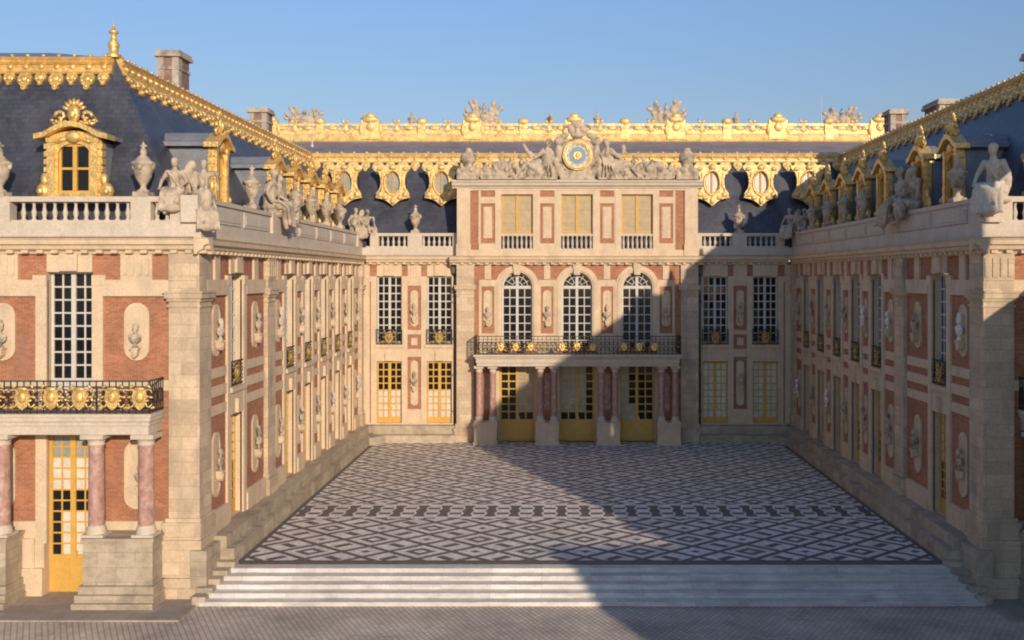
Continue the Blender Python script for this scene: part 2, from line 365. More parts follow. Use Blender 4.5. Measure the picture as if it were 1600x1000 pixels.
def window_arch(parent, p, rot):
    w, zs = 2.1, 4.55; mb = MB(); bars(mb, w, zs, 2, 7, mw=.062, mull=.17, base=.2, fw=.12, top=zs)
    ou = arch_pts(w, zs); inn = arch_pts(w - .24, zs)
    mb.ring(ou + [(-w / 2, zs - .02), (w / 2, zs - .02)], inn + [(-w / 2 + .12, zs + .0), (w / 2 - .12, zs + .0)], -.03, .05)
    mb.box(-w / 2 + .1, w / 2 - .1, -.09, .03, zs - .1, zs + .1); mb.box(-.1, .1, -.08, .03, zs + .1, zs + w / 2 - .1)
    for k in (1, 2, 4, 5):
        t = math.pi * k / 6; c, s_ = math.cos(t), math.sin(t)
        mb.tube([(c * .3, 0, zs + s_ * .3), (c * (w / 2 - .1), 0, zs + s_ * (w / 2 - .1))], .032, 4)
    for r in (.36, .72): mb.tube([(r * math.cos(math.pi * i / 12), 0, zs + r * math.sin(math.pi * i / 12)) for i in range(13)], .035, 4)
    o = obj('window', mb, 'paint', parent, p, rot)
    g = panes(w, zs, 2, 7, .2, lambda s, i, j: 0, .12, .17); g.add([(x, .012, z) for x, z in arch_pts(w - .1, zs)], [tuple(range(17))]); obj('pane', g, 'glass', o)
    return o
BAL = [(.10, 0), (.10, .05), (.06, .08), (.09, .2), (.105, .3), (.07, .42), (.05, .55), (.065, .63), (.09, .66), (.09, .7)]
def baluster(parent, p, rot):
    mb = MB(); mb.lathe(BAL, n=8); return obj('baluster', mb, 'pale', parent, p, rot)
COLP = [(.36, 0), (.36, .12), (.33, .14), (.35, .2), (.30, .26), (.29, .3), (.275, 3.25), (.31, 3.27), (.31, 3.33), (.28, 3.36), (.36, 3.5), (.4, 3.52), (.4, 3.66)]
def column(parent, p, rot):
    mb = MB(); mb.lathe(COLP[5:7], n=16); o = obj('column', mb, 'marblered', parent, p, rot)
    b = MB(); b.lathe(COLP[:6], n=16); b.box(-.4, .4, -.4, .4, -.1, .0); obj('column_base', b, 'pale', o)
    c = MB(); c.lathe(COLP[6:12], n=16); c.box(-.42, .42, -.42, .42, 3.52, 3.68); obj('capital', c, 'pale', o)
    return o
def stad(cx, cz, w, h, n=10):
    r = w / 2; pts = []
    for k in range(n + 1): t = math.pi * k / n; pts.append((cx + r * math.cos(t), cz + h / 2 - r + r * math.sin(t)))
    for k in range(n + 1): t = math.pi + math.pi * k / n; pts.append((cx + r * math.cos(t), cz - h / 2 + r + r * math.sin(t)))
    return pts
def cart(poly, k, cx, cz): return [(cx + (a - cx) * k, cz + (z - cz) * k) for a, z in poly]
def wall(mb, a0, a1, z0, z1, holes, depth=.45, m=0, mr=1):
    """brick face with openings and their reveals"""
    A = sorted({a0, a1, *[h[0] for h in holes], *[h[1] for h in holes]}); Z = sorted({z0, z1, *[h[2] for h in holes], *[h[3] for h in holes]})
    for i in range(len(A) - 1):
        for j in range(len(Z) - 1):
            ca, cz = (A[i] + A[i + 1]) / 2, (Z[j] + Z[j + 1]) / 2
            if any(h[0] < ca < h[1] and h[2] < cz < h[3] for h in holes): continue
            mb.quad((A[i], 0, Z[j]), (A[i + 1], 0, Z[j]), (A[i + 1], 0, Z[j + 1]), (A[i], 0, Z[j + 1]), m=m)
    for h in holes:
        b, c, e, f = h[:4]
        mb.quad((b, 0, e), (b, -depth, e), (b, -depth, f), (b, 0, f), m=mr); mb.quad((c, 0, e), (c, -depth, e), (c, -depth, f), (c, 0, f), m=mr)
        mb.quad((b, 0, e), (c, 0, e), (c, -depth, e), (b, -depth, e), m=mr); mb.quad((b, 0, f), (c, 0, f), (c, -depth, f), (b, -depth, f), m=mr)
CORN = [(0, 12.1), (.12, 12.1), (.16, 12.2), (.34, 12.28), (.38, 12.42), (.5, 12.46), (.52, 12.62), (.58, 12.7), (0, 12.74)]
def fringe(mb, p0, p1, out, step=.62, slope=.5, dz=-.42, k=1.0):
    """gilded ridge moulding with bosses and, below it, a scalloped lambrequin lying on the slates"""
    p0, p1, out = Vector(p0), Vector(p1), Vector(out); L = (p1 - p0).length; u = (p1 - p0) / L
    old = mb.fr; f = Fr(p0, u, out); f.p = lambda a, d, z: p0 + u * a + out * (d + slope * max(0, -(z + dz))) + Vector((0, 0, z + dz)); mb.fr = f
    mb.extr([(-.2, .1), (.16, .1), (.26, .17), (.22, .26), (.3, .3), (.26, .4), (.08, .46), (-.2, .46)], 0, L)
    mb.extr([(-.3, -.3), (.1, -.3), (.17, -.24), (.11, -.16), (.15, -.04), (.11, .1), (-.1, .1)], 0, L)
    n = int(L / step)
    for i in range(n):
        a = (i + .5) * L / n; big = i % 2
        mb.ell((a, .15, .0), (.16, .12, .12), 6)
        mb.ell((a, .14, .48), (.1, .1, .06), 6)
        h = (.72 if big else .52) * k; w = step * (.46 if big else .36)
        mb.prism([(a - w * .7, -.26), (a + w * .7, -.26), (a + w, -.28 - h * .2), (a + w, -.28 - h * .45), (a + w * .66, -.28 - h * .66), (a + w * .42, -.28 - h * .72), (a + w * .34, -.28 - h * .9), (a, -.28 - h), (a - w * .34, -.28 - h * .9), (a - w * .42, -.28 - h * .72), (a - w * .66, -.28 - h * .66), (a - w, -.28 - h * .45), (a - w, -.28 - h * .2)], -.05, .13)
        for q in (-1, 1): mb.ell((a + q * w * .62, .14, -.28 - h * .42), (.09, .08, .1), 6)
        mb.ell((a, .13, -.28 - h * .3), (.17, .09, .16), 6); mb.ell((a, .13, -.28 - h * .75), (.07, .07, .1), 6)
    mb.fr = old
# dormer: gilded lead frame, panes, lead hood running back into the slates
def dormer(parent, p, rot):
    mb = MB(); W, H = 1.05, 2.35                       # half width, spring height
    n = 12
    arch = [(.62 * math.cos(math.pi * i / n), 1.75 + .42 * math.sin(math.pi * i / n)) for i in range(n + 1)] + [(-.62, .25), (.62, .25)]
    outer = [((W + .03) * math.cos(math.pi * i / n), 2.2 + .45 * math.sin(math.pi * i / n)) for i in range(n + 1)] + [(-W, 0), (W, 0)]
    mb.ring(outer, arch, 0, -.3)
    for sg in (-1, 1):
        mb.box(sg * .84 - .14, sg * .84 + .14, -.42, -.28, .1, 2.2); mb.box(sg * .84 - .18, sg * .84 + .18, -.46, -.28, 2.2, 2.36)
        for k in range(5): mb.box(sg * 1.04 - .1, sg * 1.04 + .1, -.36, -.05, .75 + k * .3, .95 + k * .3)
        mb.ell((sg * 1.22, -.2, .32), (.3, .2, .34), 10); mb.ell((sg * 1.15, -.25, .75), (.17, .14, .3), 8); mb.ell((sg * 1.28, -.38, .3), (.14, .1, .15), 8)
        mb.ell((sg * .5, -.32, 2.28), (.3, .1, .1), 8, ry=sg * .3)
    # hood moulding, rising in a curve with flat shoulders
    path = [(-1.42, 2.3), (-1.05, 2.38), (-.7, 2.58), (-.35, 2.74), (0, 2.8), (.35, 2.74), (.7, 2.58), (1.05, 2.38), (1.42, 2.3)]
    for (x0, z0), (x1, z1) in zip(path, path[1:]):
        mb.prism([(x0, z0), (x1, z1), (x1, z1 + .2), (x0, z0 + .2)], -.62, .1)
    mb.ell((0, -.36, 2.42), (.32, .16, .24), 10)
    # crest: cartouche with shells and scrolls
    mb.ell((0, -.3, 3.3), (.26, .16, .36), 10); mb.ell((0, -.42, 3.28), (.14, .1, .2), 8); mb.ell((0, -.28, 3.72), (.12, .12, .13), 8)
    for k in range(7):
        t = R(25 + k * 21.7); mb.ell((.36 * math.cos(t), -.28, 3.36 + .42 * math.sin(t)), (.17, .09, .075), 6, ry=-t)
    for sg in (-1, 1):
        mb.tube([(sg * (.5 + (.24 - .025 * t) * math.cos(.75 * t)), -.32, 3.2 + (.24 - .025 * t) * math.sin(.75 * t)) for t in range(9)], .075, 6)
        mb.tube([(sg * .25, -.3, 2.92), (sg * .5, -.32, 2.98), (sg * .75, -.3, 2.9), (sg * .88, -.3, 3.05), (sg * .8, -.3, 3.18)], [.1, .09, .08, .07, .05], 6)
        for k in range(4): mb.ell((sg * (.3 + .17 * k), -.38, 3.0 + .05 * (k % 2)), (.1, .07, .06), 6, ry=sg * k)
    o = obj('dormer', mb, 'gold', parent, p, rot)
    f = MB(); bars(f, 1.26, 1.92, 1, 2, fw=.1, mull=.16, mw=.09, y0=-.2, y1=-.12)
    f.v = [v + Vector((0, 0, .24)) for v in f.v]; w = obj('dormer_window', f, 'ochre', o)
    g = MB(); g.quad((-.62, -.12, .26), (.62, -.12, .26), (.62, -.12, 2.2), (-.62, -.12, 2.2)); obj('dormer_pane', g, 'glass', o)
    h = MB(); h.prism([(-1.1, 0), (1.1, 0), (1.1, 2.2), (.7, 2.55), (0, 2.75), (-.7, 2.55), (-1.1, 2.2)], .02, 3.6)
    for (x0, z0), (x1, z1) in zip(path, path[1:]): h.prism([(x0, z0 + .03), (x1, z1 + .03), (x1, z1 + .2), (x0, z0 + .2)], .12, 3.6)
    obj('dormer_hood', h, 'lead', o)
    return o
def oculus(parent, p, rot):
    mb = MB()
    rt = [(0, 1.25), (.8, 1.25), (1.3, 1.2), (1.22, .98), (.98, .72), (.86, .35), (.84, -.05), (.92, -.4), (1.15, -.72), (1.2, -1.05), (.8, -1.12), (.42, -1.28)]
    loop = rt + [(0, -1.62)] + [(-x, z) for x, z in rt[:0:-1]]; n = len(loop)
    hole = [(.5 * math.sin(2 * math.pi * i / n), .8 * math.cos(2 * math.pi * i / n)) for i in range(n)]
    mb.ring(loop, hole, .0, -.3)
    mb.tube([(a * 1.14, -.32, z * 1.1) for a, z in hole], .085, 6, 0, True)
    for sg in (-1, 1):
        mb.ell((sg * .88, -.3, -.82), (.24, .16, .22), 8); mb.ell((sg * .5, -.3, -1.05), (.24, .16, .17), 8); mb.ell((sg * .9, -.3, .98), (.24, .16, .16), 8)
        mb.tube([(sg * .74, -.3, .75), (sg * .72, -.3, .3), (sg * .72, -.3, -.2), (sg * .9, -.3, -.6)], .07, 5); mb.ell((sg * 1.08, -.28, -.9), (.12, .1, .16), 6)
    mb.ell((0, -.32, 1.08), (.28, .2, .2), 8); mb.ell((0, -.32, -1.25), (.18, .14, .3), 8)
    o = obj('oculus', mb, 'goldrough', parent, p, rot)
    b = MB(); b.box(-.045, .045, -.2, -.1, -.78, .78); b.tube([(a * .97, -.16, z * .97) for a, z in hole], .05, 5, 0, True); obj('oculus_frame', b, 'ochre', o)
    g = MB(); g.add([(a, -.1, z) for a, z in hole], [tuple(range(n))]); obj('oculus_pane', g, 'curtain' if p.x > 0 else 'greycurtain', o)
    h = MB(); h.prism([(.84 * math.cos(math.pi * i / 8), .3 + .9 * math.sin(math.pi * i / 8)) for i in range(9)] + [(-.84, -.9), (.84, -.9)], .01, 2.2); obj('oculus_hood', h, 'slate', o)
    return o
# ------------------------------------------------------------------ sculpture
def fig(mb, J, k=1.0):
    """tapered limbs, torso, neck and head along joints J; melted afterwards into one body"""
    c = lambda a, ra, b, rb: mb.caps(tuple(J[a]), ra * k, tuple(J[b]), rb * k)
    c('hip', .20, 'waist', .165); c('waist', .165, 'chest', .21); c('chest', .2, 'neck', .085); c('neck', .075, 'head', .1)
    h = J['head']; mb.ell(tuple(h), (.115 * k, .135 * k, .16 * k), 10)
    f = J.get('face', (0, -1, 0)); mb.ell((h[0] + f[0] * .13 * k, h[1] + f[1] * .13 * k, h[2] - .01), (.03 * k,) * 3, 6)
    mb.ell((h[0] - f[0] * .05 * k, h[1] - f[1] * .05 * k, h[2] + .07 * k), (.14 * k, .15 * k, .12 * k), 8)
    for s in 'lr':
        c('hip', .15, s + 'hip', .14); c(s + 'hip', .145, s + 'knee', .095); c(s + 'knee', .09, s + 'ankle', .055); c(s + 'ankle', .055, s + 'toe', .04)
        c('chest', .13, s + 'sho', .095); c(s + 'sho', .09, s + 'elb', .062); c(s + 'elb', .06, s + 'hand', .045)
        q = J[s + 'hand']; mb.ell(tuple(q), (.06 * k, .06 * k, .05 * k), 6)
def V3(*a): return Vector(a)
def seated_joints(s):
    J = dict(hip=(0, .1, .2), waist=(0, .1, .45), chest=(0, .04, .78), neck=(0, 0, 1.03), head=(.0, -.05, 1.22),
      lhip=(.15, .02, .17), lknee=(.22, -.5, .26), lankle=(.2, -.56, -.2), ltoe=(.22, -.75, -.26), rhip=(-.15, .02, .17), rknee=(-.22, -.42, .2), rankle=(-.28, -.62, -.45), rtoe=(-.3, -.8, -.52),
      lsho=(.25, .04, .88), lelb=(.42, -.02, .56), lhand=(.3, -.38, .38), rsho=(-.25, .04, .88), relb=(-.46, .1, .58), rhand=(-.5, -.1, .28))
    return {a: Vector(b) * s for a, b in J.items()}
def seated_group(two, k):
    mb = MB(); J = seated_joints(k); fig(mb, J, k * 1.05)
    for q in range(13):
        t = q / 12; x = (-.34 + .68 * t) * k; w = .03 * math.sin(q * 2.1) * k
        mb.tube([(x * .8, .0 * k, .32 * k), (x + w, -.3 * k, .3 * k), (x * 1.05, -.56 * k, .12 * k), (x * 1.1 - w, -.62 * k, -.2 * k), (x * 1.2, -.66 * k, -.5 * k)], [.05 * k, .055 * k, .05 * k, .06 * k, .05 * k], 6)
    for q in range(4): mb.tube([((-.24 + .05 * q) * k, -.12 * k, (.9 - .02 * q) * k), ((-.02 + .03 * q) * k, -.17 * k, (.66 - .05 * q) * k), ((.2 - .01 * q) * k, -.1 * k, (.42 - .05 * q) * k)], .03 * k, 5)
    e = lambda c, r, rz=0, rx=0, ry=0: mb.ell(tuple(Vector(c) * k), tuple(x * k for x in r), 10, 0, rz, rx, ry)
    e((0, .05, .1), (.42, .34, .22)); e((0, -.2, .12), (.33, .36, .13)); e((-.22, -.5, -.15), (.14, .16, .4)); e((.25, .18, .45), (.2, .12, .42), 0, .2)   # drapery over lap, back and shin
    e((0, .0, -.12), (.5, .42, .16)); e((.05, -.62, -.42), (.3, .16, .16)); e((0, .2, .5), (.26, .16, .45)); e((.2, -.5, -.1), (.13, .13, .38)); e((-.24, -.5, -.2), (.14, .14, .45))
    if two:
        mir = MB(); J2 = {a: Vector((v.x * -1 + .95 * k, v.y + .12 * k, v.z * .96)) for a, v in J.items()}; J2['relb'] += Vector((.0, -.1, .3)) * k; fig(mir, J2, k * 1.0)
        mb.v += mir.v; off = len(mb.v) - len(mir.v); mb.f += [[i + off for i in f] for f in mir.f]; mb.mi += mir.mi; mb.sm += mir.sm
        e((.95, .1, .1), (.42, .34, .22)); e((.95, -.2, .1), (.36, .4, .16)); e((1.15, -.4, -.1), (.2, .2, .4)); e((.5, .2, .6), (.3, .16, .5)); e((.5, .1, 1.05), (.2, .12, .3), 0, 0, .4); e((.45, .05, -.12), (.9, .4, .16))
    return mb
def urn(mb):
    mb.box(-.3, .3, -.3, .3, 0, .18)
    mb.lathe([(.24, .18), (.24, .24), (.13, .3), (.1, .42), (.16, .5), (.3, .75), (.36, 1.05), (.34, 1.18), (.44, 1.24), (.44, 1.32), (.3, 1.38), (.22, 1.5), (.1, 1.6), (.13, 1.7), (.1, 1.82), (.05, 1.9), (.07, 2.0), (.01, 2.12)], n=12)
    for s in (-1, 1): mb.ell((s * .36, 0, 1.2), (.1, .07, .16), 8); mb.ell((0, s * .36, 1.12), (.1, .07, .12), 8)
    mb.ell((0, 0, 1.95), (.16, .05, .06), 8)
def bust_mb(v=0):
    mb = MB(); hx = (-.03, .04, .0)[v]     # stands on its bracket at z = 0, faces -y
    mb.lathe([(.2, 0), (.2, .06), (.12, .12), (.1, .24), (.16, .3)], n=10)
    mb.ell((0, .02, .5), (.37, .2, .26), 12); mb.ell((0, -.08, .52), (.24, .16, .24), 10); mb.ell((0, 0, .36), (.26, .18, .14), 10)
    mb.caps((0, 0, .68), .1, (hx, -.02, .9), .09); mb.ell((hx, -.05, 1.02), (.145, .17, .2), 12); mb.ell((hx, .03, 1.08), (.17, .17, .18), 10)
    if v == 1: mb.ell((hx, -.15, .86), (.12, .1, .14), 8); mb.ell((hx, .02, 1.16), (.2, .2, .12), 10)        # beard and curls
    if v == 2: mb.ell((hx, .03, 1.2), (.19, .2, .14), 10); mb.ell((hx, .05, 1.34), (.05, .22, .12), 8); mb.ell((-.2, .0, .58), (.2, .16, .2), 8)   # helmet, shoulder knot
    for q in range(5): mb.tube([((-.26 + .13 * q), -.13, .66), ((-.16 + .09 * q + .05 * v), -.2, .5), ((-.1 + .05 * q), -.14, .34)], .03, 5)
    mb.ell((0, -.21, .99), (.03, .05, .05), 6); mb.ell((0, -.17, .9), (.07, .05, .05), 8)
    for s in (-1, 1): mb.ell((s * .15, 0, 1.0), (.03, .05, .06), 6); mb.ell((s * .24, -.02, .6), (.16, .16, .13), 8); mb.ell((s * .06, -.19, 1.05), (.03, .02, .02), 6)
    mb.ell((.12, -.16, .56), (.2, .06, .1), 8, ry=.5)
    return mb
BUST = {}
def bust(fr, a, z, tone, label):
    v = len([1 for o in COL.objects if o.name.startswith('bust')]) * 7 % 3; key = (tone, v); p = fr.p(a, .21, z)
    if key not in BUST:
        e = bpy.data.objects.new('bust', None); COL.objects.link(e); e.empty_display_size = .3
        src = BUST.get(v)
        if src is None:
            body = fuse(bust_mb(v), 'figure', 'statue', .024, 1, e); BUST[v] = body.data
        else:
            me = src.copy(); me.materials.clear(); me.materials.append(M[tone]); body = bpy.data.objects.new('figure', me); COL.objects.link(body); body.parent = e
        if tone != 'statue':
            if src is None: BUST[v] = body.data; body.data = body.data.copy()
            body.data.materials.clear(); body.data.materials.append(M[tone])
        b = MB(); b.box(-.26, .26, -.26, .28, -.08, 0); b.prism([(-.2, -.08), (.2, -.08), (.14, -.4), (.0, -.55), (-.14, -.4)], -.2, .28); b.ell((0, -.16, -.25), (.13, .12, .13), 8)
        br = obj('bracket', b, 'trim', e); BUST[key] = e
    else: e = dup(BUST[key])
    e.location = p; e.rotation_euler = (0, 0, fr.rot); q = random.uniform(.94, 1.06); e.scale = (.68 * q, .52, .74 * q); e.rotation_euler = (0, 0, fr.rot + random.uniform(-.2, .2)); tag(e, label, 'bust', 'busts on the palace walls'); return e
URN = []
def put_urn(x, y, z, label, s=1.0, rot=0):
    if not URN:
        mb = MB(); urn(mb); o = obj('urn', mb, 'statue'); URN.append(o)
    else: o = dup(URN[0])
    o.location = (x, y, z); o.scale = (s,) * 3; o.rotation_euler = (0, 0, rot); tag(o, label, 'urn', 'stone urns on the parapets'); return o
# ------------------------------------------------------------------ facade dressing shared by all walls
BANDS = [(5.72, 6.12), (6.46, 6.88), (7.2, 7.6), (10.5, 11.12)]
def pilaster(parent, fr, a0, a1, z0=1.1, d=.2, plinth=2.1, cap=True, pd=.35):
    mb = MB(fr); mb.box(a0, a1, -.1, d, z0, 11.1)
    mb.box(a0 - .06, a1 + .06, -.1, d + .1, z0, plinth - .25); mb.box(a0 - .04, a1 + .04, -.1, d + .06, plinth - .2, plinth)
    if cap:
        for z_0, z_1, e in ((10.08, 10.16, .05), (10.3, 10.42, .06), (10.42, 10.62, .13), (10.62, 10.7, .17)): mb.box(a0 - e, a1 + e, -.1, d + e, z_0, z_1)
    mb.box(a0, a1, -.1, d + .03, 11.1, 12.12)
    n = 4
    for i in range(n):
        x = a0 + (a1 - a0) * (i + .5) / n; mb.box(x - (a1 - a0) * .09, x + (a1 - a0) * .09, d + .03, d + .07, 11.22, 11.95)
    return obj('pilaster', mb, 'stone', parent)
def dress_bay(st, a, w, door_z0, sill, jw=.42, up_top=11.38, lo_top=5.5):
    """stone round a window above a door: jambs, lintels, keystones"""
    h = w / 2
    for s in (-1, 1):
        b, c = sorted((a + s * h, a + s * (h + jw))); st.box(b, c, -.06, .1, 1.1, 11.12)
        b, c = sorted((a + s * (h + .003), a + s * (h + jw + .1))); st.box(b, c, -.06, .13, 10.9, 11.3)
    st.box(a - h, a + h, -.06, .085, lo_top, sill); st.box(a - h - .12, a + h + .12, -.06, .2, sill - .22, sill - .02)
    st.box(a - h, a + h, -.06, .085, up_top, 12.1); st.box(a - .26, a + .26, .0, .22, lo_top + .03, lo_top + .62); st.box(a - .34, a + .34, .0, .2, up_top + .04, 12.1)
def dress_pier(st, pal, a0, a1, br=True, base=1.1):
    for z0, z1 in BANDS: st.box(a0, a1, -.05, .055 if z0 < 10 else .12, z0, z1)
    st.box(a0, a1, -.05, .16, base, 1.82); st.box(a0, a1, -.05, .11, 1.82, 1.95)
    st.box(a0 + (a1 - a0) / 2 - .3, a0 + (a1 - a0) / 2 + .3, -.05, .1, 11.12, 12.1)
def ovals(pal, a, w, zl=3.75, hl=2.6, zu=9.1, hu=2.1):
    for z, h in ((zl, hl), (zu, hu)):
        if z is None: continue
        o = stad(a, z, w, h); q = MB(pal.fr); q.prism(o, -.02, .04); q.ring(cart(o, 1.0, a, z), cart(o, .88, a, z), .03, .065); obj('oval_panel', q, 'trim', pal.root)
def fill_cornice(mb, a0, a1, dz=0, miters=None):
    mb.extr([(d, z + dz) for d, z in CORN], a0, a1)
    n = int((a1 - a0) / .55)
    for i in range(n):
        a = a0 + (i + .5) * (a1 - a0) / n; mb.box(a - .12, a + .12, .1, .33, 12.13 + dz, 12.25 + dz)
# ------------------------------------------------------------------ the two wings
WIN_Y = [43.4, 52.0, 55.7, 59.4, 63.1, 66.8]
PIER = [(39.6, 42.15), (44.65, 47.5), (48.9, 50.75), (53.25, 54.45), (56.95, 58.15), (60.65, 61.85), (64.35, 65.55), (68.05, 69.6)]
mixed = lambda s, i, j: 1 if j > 3 else 0
def wing(s, label):
    side = 'left' if s < 0 else 'right'
    root = empty('palace_wing', label, 'palace wing', (s * 19.84, 39, GZ))
    F = Fr((s * 14.95, 0, 0), (0, 1, 0), (-s, 0, 0)); G = Fr((s * 19.84, 39, 0), (-s, 0, 0), (0, -1, 0)); C = 4.89
    # brick faces
    mb = MB(F); holes = []
    for y in WIN_Y: holes += [(y - .86, y + .86, 6.65, 11.38), (y - .86, y + .86, 1.15, 5.5)]
    wall(mb, 39.0, 71, GZ, 12.3, holes)
    mb.fr = G; wall(mb, -12, C, GZ, 12.3, [(-.86, .86, 6.85, 11.42), (-.92, .92, GZ + .05, 5.3)])
    mb.quad((-12, 0, GZ), (-12, -34, GZ), (-12, -34, 13), (-12, 0, 13))
    obj('brick_wall', mb, 'brick trim', root)
    st = MB(F); pal = MB(F); pal.root = root
    for y in WIN_Y: dress_bay(st, y, 1.72, 1.15, 6.65)
    for a0, a1 in PIER:
        dress_pier(st, pal, a0, a1); ovals(pal, (a0 + a1) / 2, min(.85, (a1 - a0) * .45))
    # front of the wing
    st.fr = G; dress_bay(st, 0, 1.72, GZ, 6.85, lo_top=5.3, up_top=11.42)
    for sg in (-1, 1):
        a0, a1 = sorted((sg * 1.28, sg * 3.8))
        st.box(a0, a1, -.05, .12, 10.5, 11.12); st.box(a0, a1, -.05, .07, 6.9, 7.3); st.box(a0, a1, -.05, .2, GZ, 1.3); st.box(a0, a1, -.05, .11, 1.3, 1.95)
        st.box(sg * 2.55 - .6, sg * 2.55 + .6, -.05, .1, 11.12, 12.1)
        for k in range(4): x = sg * 2.55 - .42 + .28 * k; st.box(x - .07, x + .07, .08, .14, 11.3, 11.95)
    for sg in (-1, 1):
        a0, a1 = sorted((sg * .93, sg * 1.7)); st.box(a0, a1, -.05, .3, GZ, .2); st.box(a0, a1, -.05, .14, .2, 1.1)
    pal.fr = G; ovals(pal, 2.55, .95, zl=3.7, hl=2.6, zu=9.15, hu=2.2); ovals(pal, -2.55, .95, zl=3.7, hl=2.6, zu=9.15, hu=2.2)
    obj('stone_dressing', st, 'trim', root)
    # corner pilaster, wall pilasters
    p = MB(G)
    p.box(3.83, 5.0, -1.1, .22, 2.1, 11.1)
    for z0, z1, e in ((10.08, 10.16, .05), (10.3, 10.42, .06), (10.42, 10.62, .13), (10.62, 10.7, .17)): p.box(3.83 - e, 5.0 + e, -1.1 - e, .22 + e, z0, z1)
    p.box(3.83, 5.0, -1.1, .25, 11.1, 12.12)
    for i in range(4): x = 3.83 + 1.17 * (i + .5) / 4; p.box(x - .1, x + .1, .25, .29, 11.22, 11.95)
    for z0, z1, e in ((GZ, -.45, .42), (-.45, -.1, .36), (-.1, 1.15, .22), (1.15, 1.3, .27), (1.3, 1.75, .16), (1.75, 1.95, .2), (1.95, 2.1, .1)): p.box(3.83 - e, 5.0 + e * .6, -1.3, .22 + e, z0, z1)
    obj('corner_pilaster', p, 'stone', root)
    pilaster(root, F, 47.55, 48.85); pilaster(root, F, 69.75, 70.45, d=.25)
    # cornice, blocking course, parapet
    c = MB(F); fill_cornice(c, 38.45, 70.3); c.fr = G; fill_cornice(c, -12, 5.45)
    obj('cornice', c, 'trim', root)
    b = MB(F); b.box(38.8, 70.6, -.75, .16, 12.72, 13.3); b.fr = G; b.box(-12, 5.02, -.75, .17, 12.725, 13.31)
    obj('blocking_course', b, 'pale', root)
    pr = MB(F); pr.box(40.0, 70.8, -.42, -.02, 13.3, 14.12); pr.box(39.9, 70.8, -.5, .06, 14.12, 14.3)
    for a0, a1 in ((40.6, 44.2), (44.6, 48.4), (51, 53.6), (54, 57.4), (57.8, 61), (61.4, 64.8), (65.2, 68.6)):
        pr.box(a0, a1, -.02, .03, 13.38, 14.04); pr.box(a0 + .15, a1 - .15, .0, .055, 13.5, 13.92)
    for a in (39.35, 49.5, 70.1): pr.box(a - .75, a + .75, -.55, .1, 13.3, 14.32)
    obj('parapet', pr, 'pale', root)
    bl = MB(G); bl.box(-12, 4.75, -.48, -.0, 14.1, 14.3); bl.box(-12, 4.75, -.4, -.08, 13.3, 13.4)
    for a, w in ((2.68, .38), (4.25, .45), (-2.68, .38), (-6.5, .4)): bl.box(a - w, a + w, -.5, .02, 13.305, 14.305)
    bal = obj('balustrade', bl, 'pale', root)
    xs = [2.1 - .4 * k for k in range(11)] + [3.22, 3.6] + ([-3.2] if s < 0 else [])
    if s > 0: xs = [3.22, 3.6]
    for a in xs: place('baluster', baluster, G, a, -.24, 13.4, bal)
    # openings
    for y in WIN_Y:
        place('wu', window_upper, F, y, -.32, 6.66, root)
        place('dl', door_maker(1.72, 4.32, 9, .45, mixed), F, y, -.32, 1.16, root)
    place('wp', window_plain, G, 0, -.34, 6.75, root)
    fd = lambda sg, i, j: 2 if j > 8 else (0 if j in (4, 5) else (1 if (j < 9 and (j > 5 or sg > 0)) else (1 if i == 0 else 0)))
    place('fd' + side, door_maker(1.84, 6.1, 11, 1.3, fd, mw=.055), G, 0, -.3, GZ + .07, root)
    # portico: columns, pedestals, balcony
    A0 = -.3
    for sg in (-1, 1):
        ped = MB(G); a0, a1 = sorted((A0 + sg * 1.42, A0 + sg * 3.98))
        ped.box(a0, a1, .0, 1.38, -.1, 1.5); ped.box(a0 - .06, a1 + .06, .0, 1.44, 1.5, 1.62)
        ped.box(a0 - .1, a1 + .1, .0, 1.56, -.38, -.1); ped.box(a0 - .16, a1 + .16, .0, 1.72, -.64, -.38); ped.box(a0 - .2, a1 + .2, .0, 1.9, GZ, -.64)
        obj('pedestal', ped, 'plinth', root)
    for a in (1.75, 3.6, -1.75, -3.6): place('col', column, G, A0 + a, 1.0, 1.74, root)
    sl = MB(G)
    for e, d, z0, z1 in ((3.8, 1.3, 5.42, 5.75), (3.85, 1.36, 5.75, 5.92), (3.92, 1.46, 5.92, 6.08), (3.97, 1.52, 6.08, 6.2)): sl.box(A0 - e, A0 + e, .0, d, z0, z1)
    sb = obj('balcony', sl, 'pale', root)
    L = 7.72; h = L / 2; mp = [-3.0, -1.85, -.75, .3, 1.35, 2.55, 3.55] if s < 0 else [3.45]
    r = MB(); scroll_bars(r, L, 1.22, .24); link(bpy.data.objects.new('balcony_railing', mesh_of(r, 'balcony_railing', ['iron'])), sb, G.p(A0, 1.42, 6.21), G.rot)
    sgm = MB(); scroll_gilt(sgm, L, 1.22, .24, mp); link(bpy.data.objects.new('gilded_leaves', mesh_of(sgm, 'gilded_leaves', ['gold'])), sb, G.p(A0, 1.42, 6.21), G.rot)
    for sg in (-1, 1):
        r2 = MB(G); x = A0 + sg * h; r2.box(x - .03, x + .03, .05, 1.4, 7.38, 7.43); r2.box(x - .03, x + .03, .05, 1.4, 6.26, 6.3)
        for k in range(7): y = .08 + k * .2; r2.box(x - .018, x + .018, y - .018, y + .018, 6.2, 7.4)
        for k in range(3): y = .3 + k * .42; r2.tube([(x, y + .17 * math.cos(t * math.pi / 4), 6.8 + .3 * math.sin(t * math.pi / 4)) for t in range(8)], .018, 4, 0, True)
        obj('balcony_railing', r2, 'iron', sb)
    def om(parent, p, rot):
        g = MB(); medallion(g, (0, -.02, 0), 1.08); return obj('gilded_ornament', g, 'gold', parent, p, rot)
    for a in mp: place('om', om, G, A0 + a, 1.44, 6.8, sb)
    # roof: steep slate slopes below a gilded break, low leaded slopes above
    X = lambda x: s * x
    rf = MB()
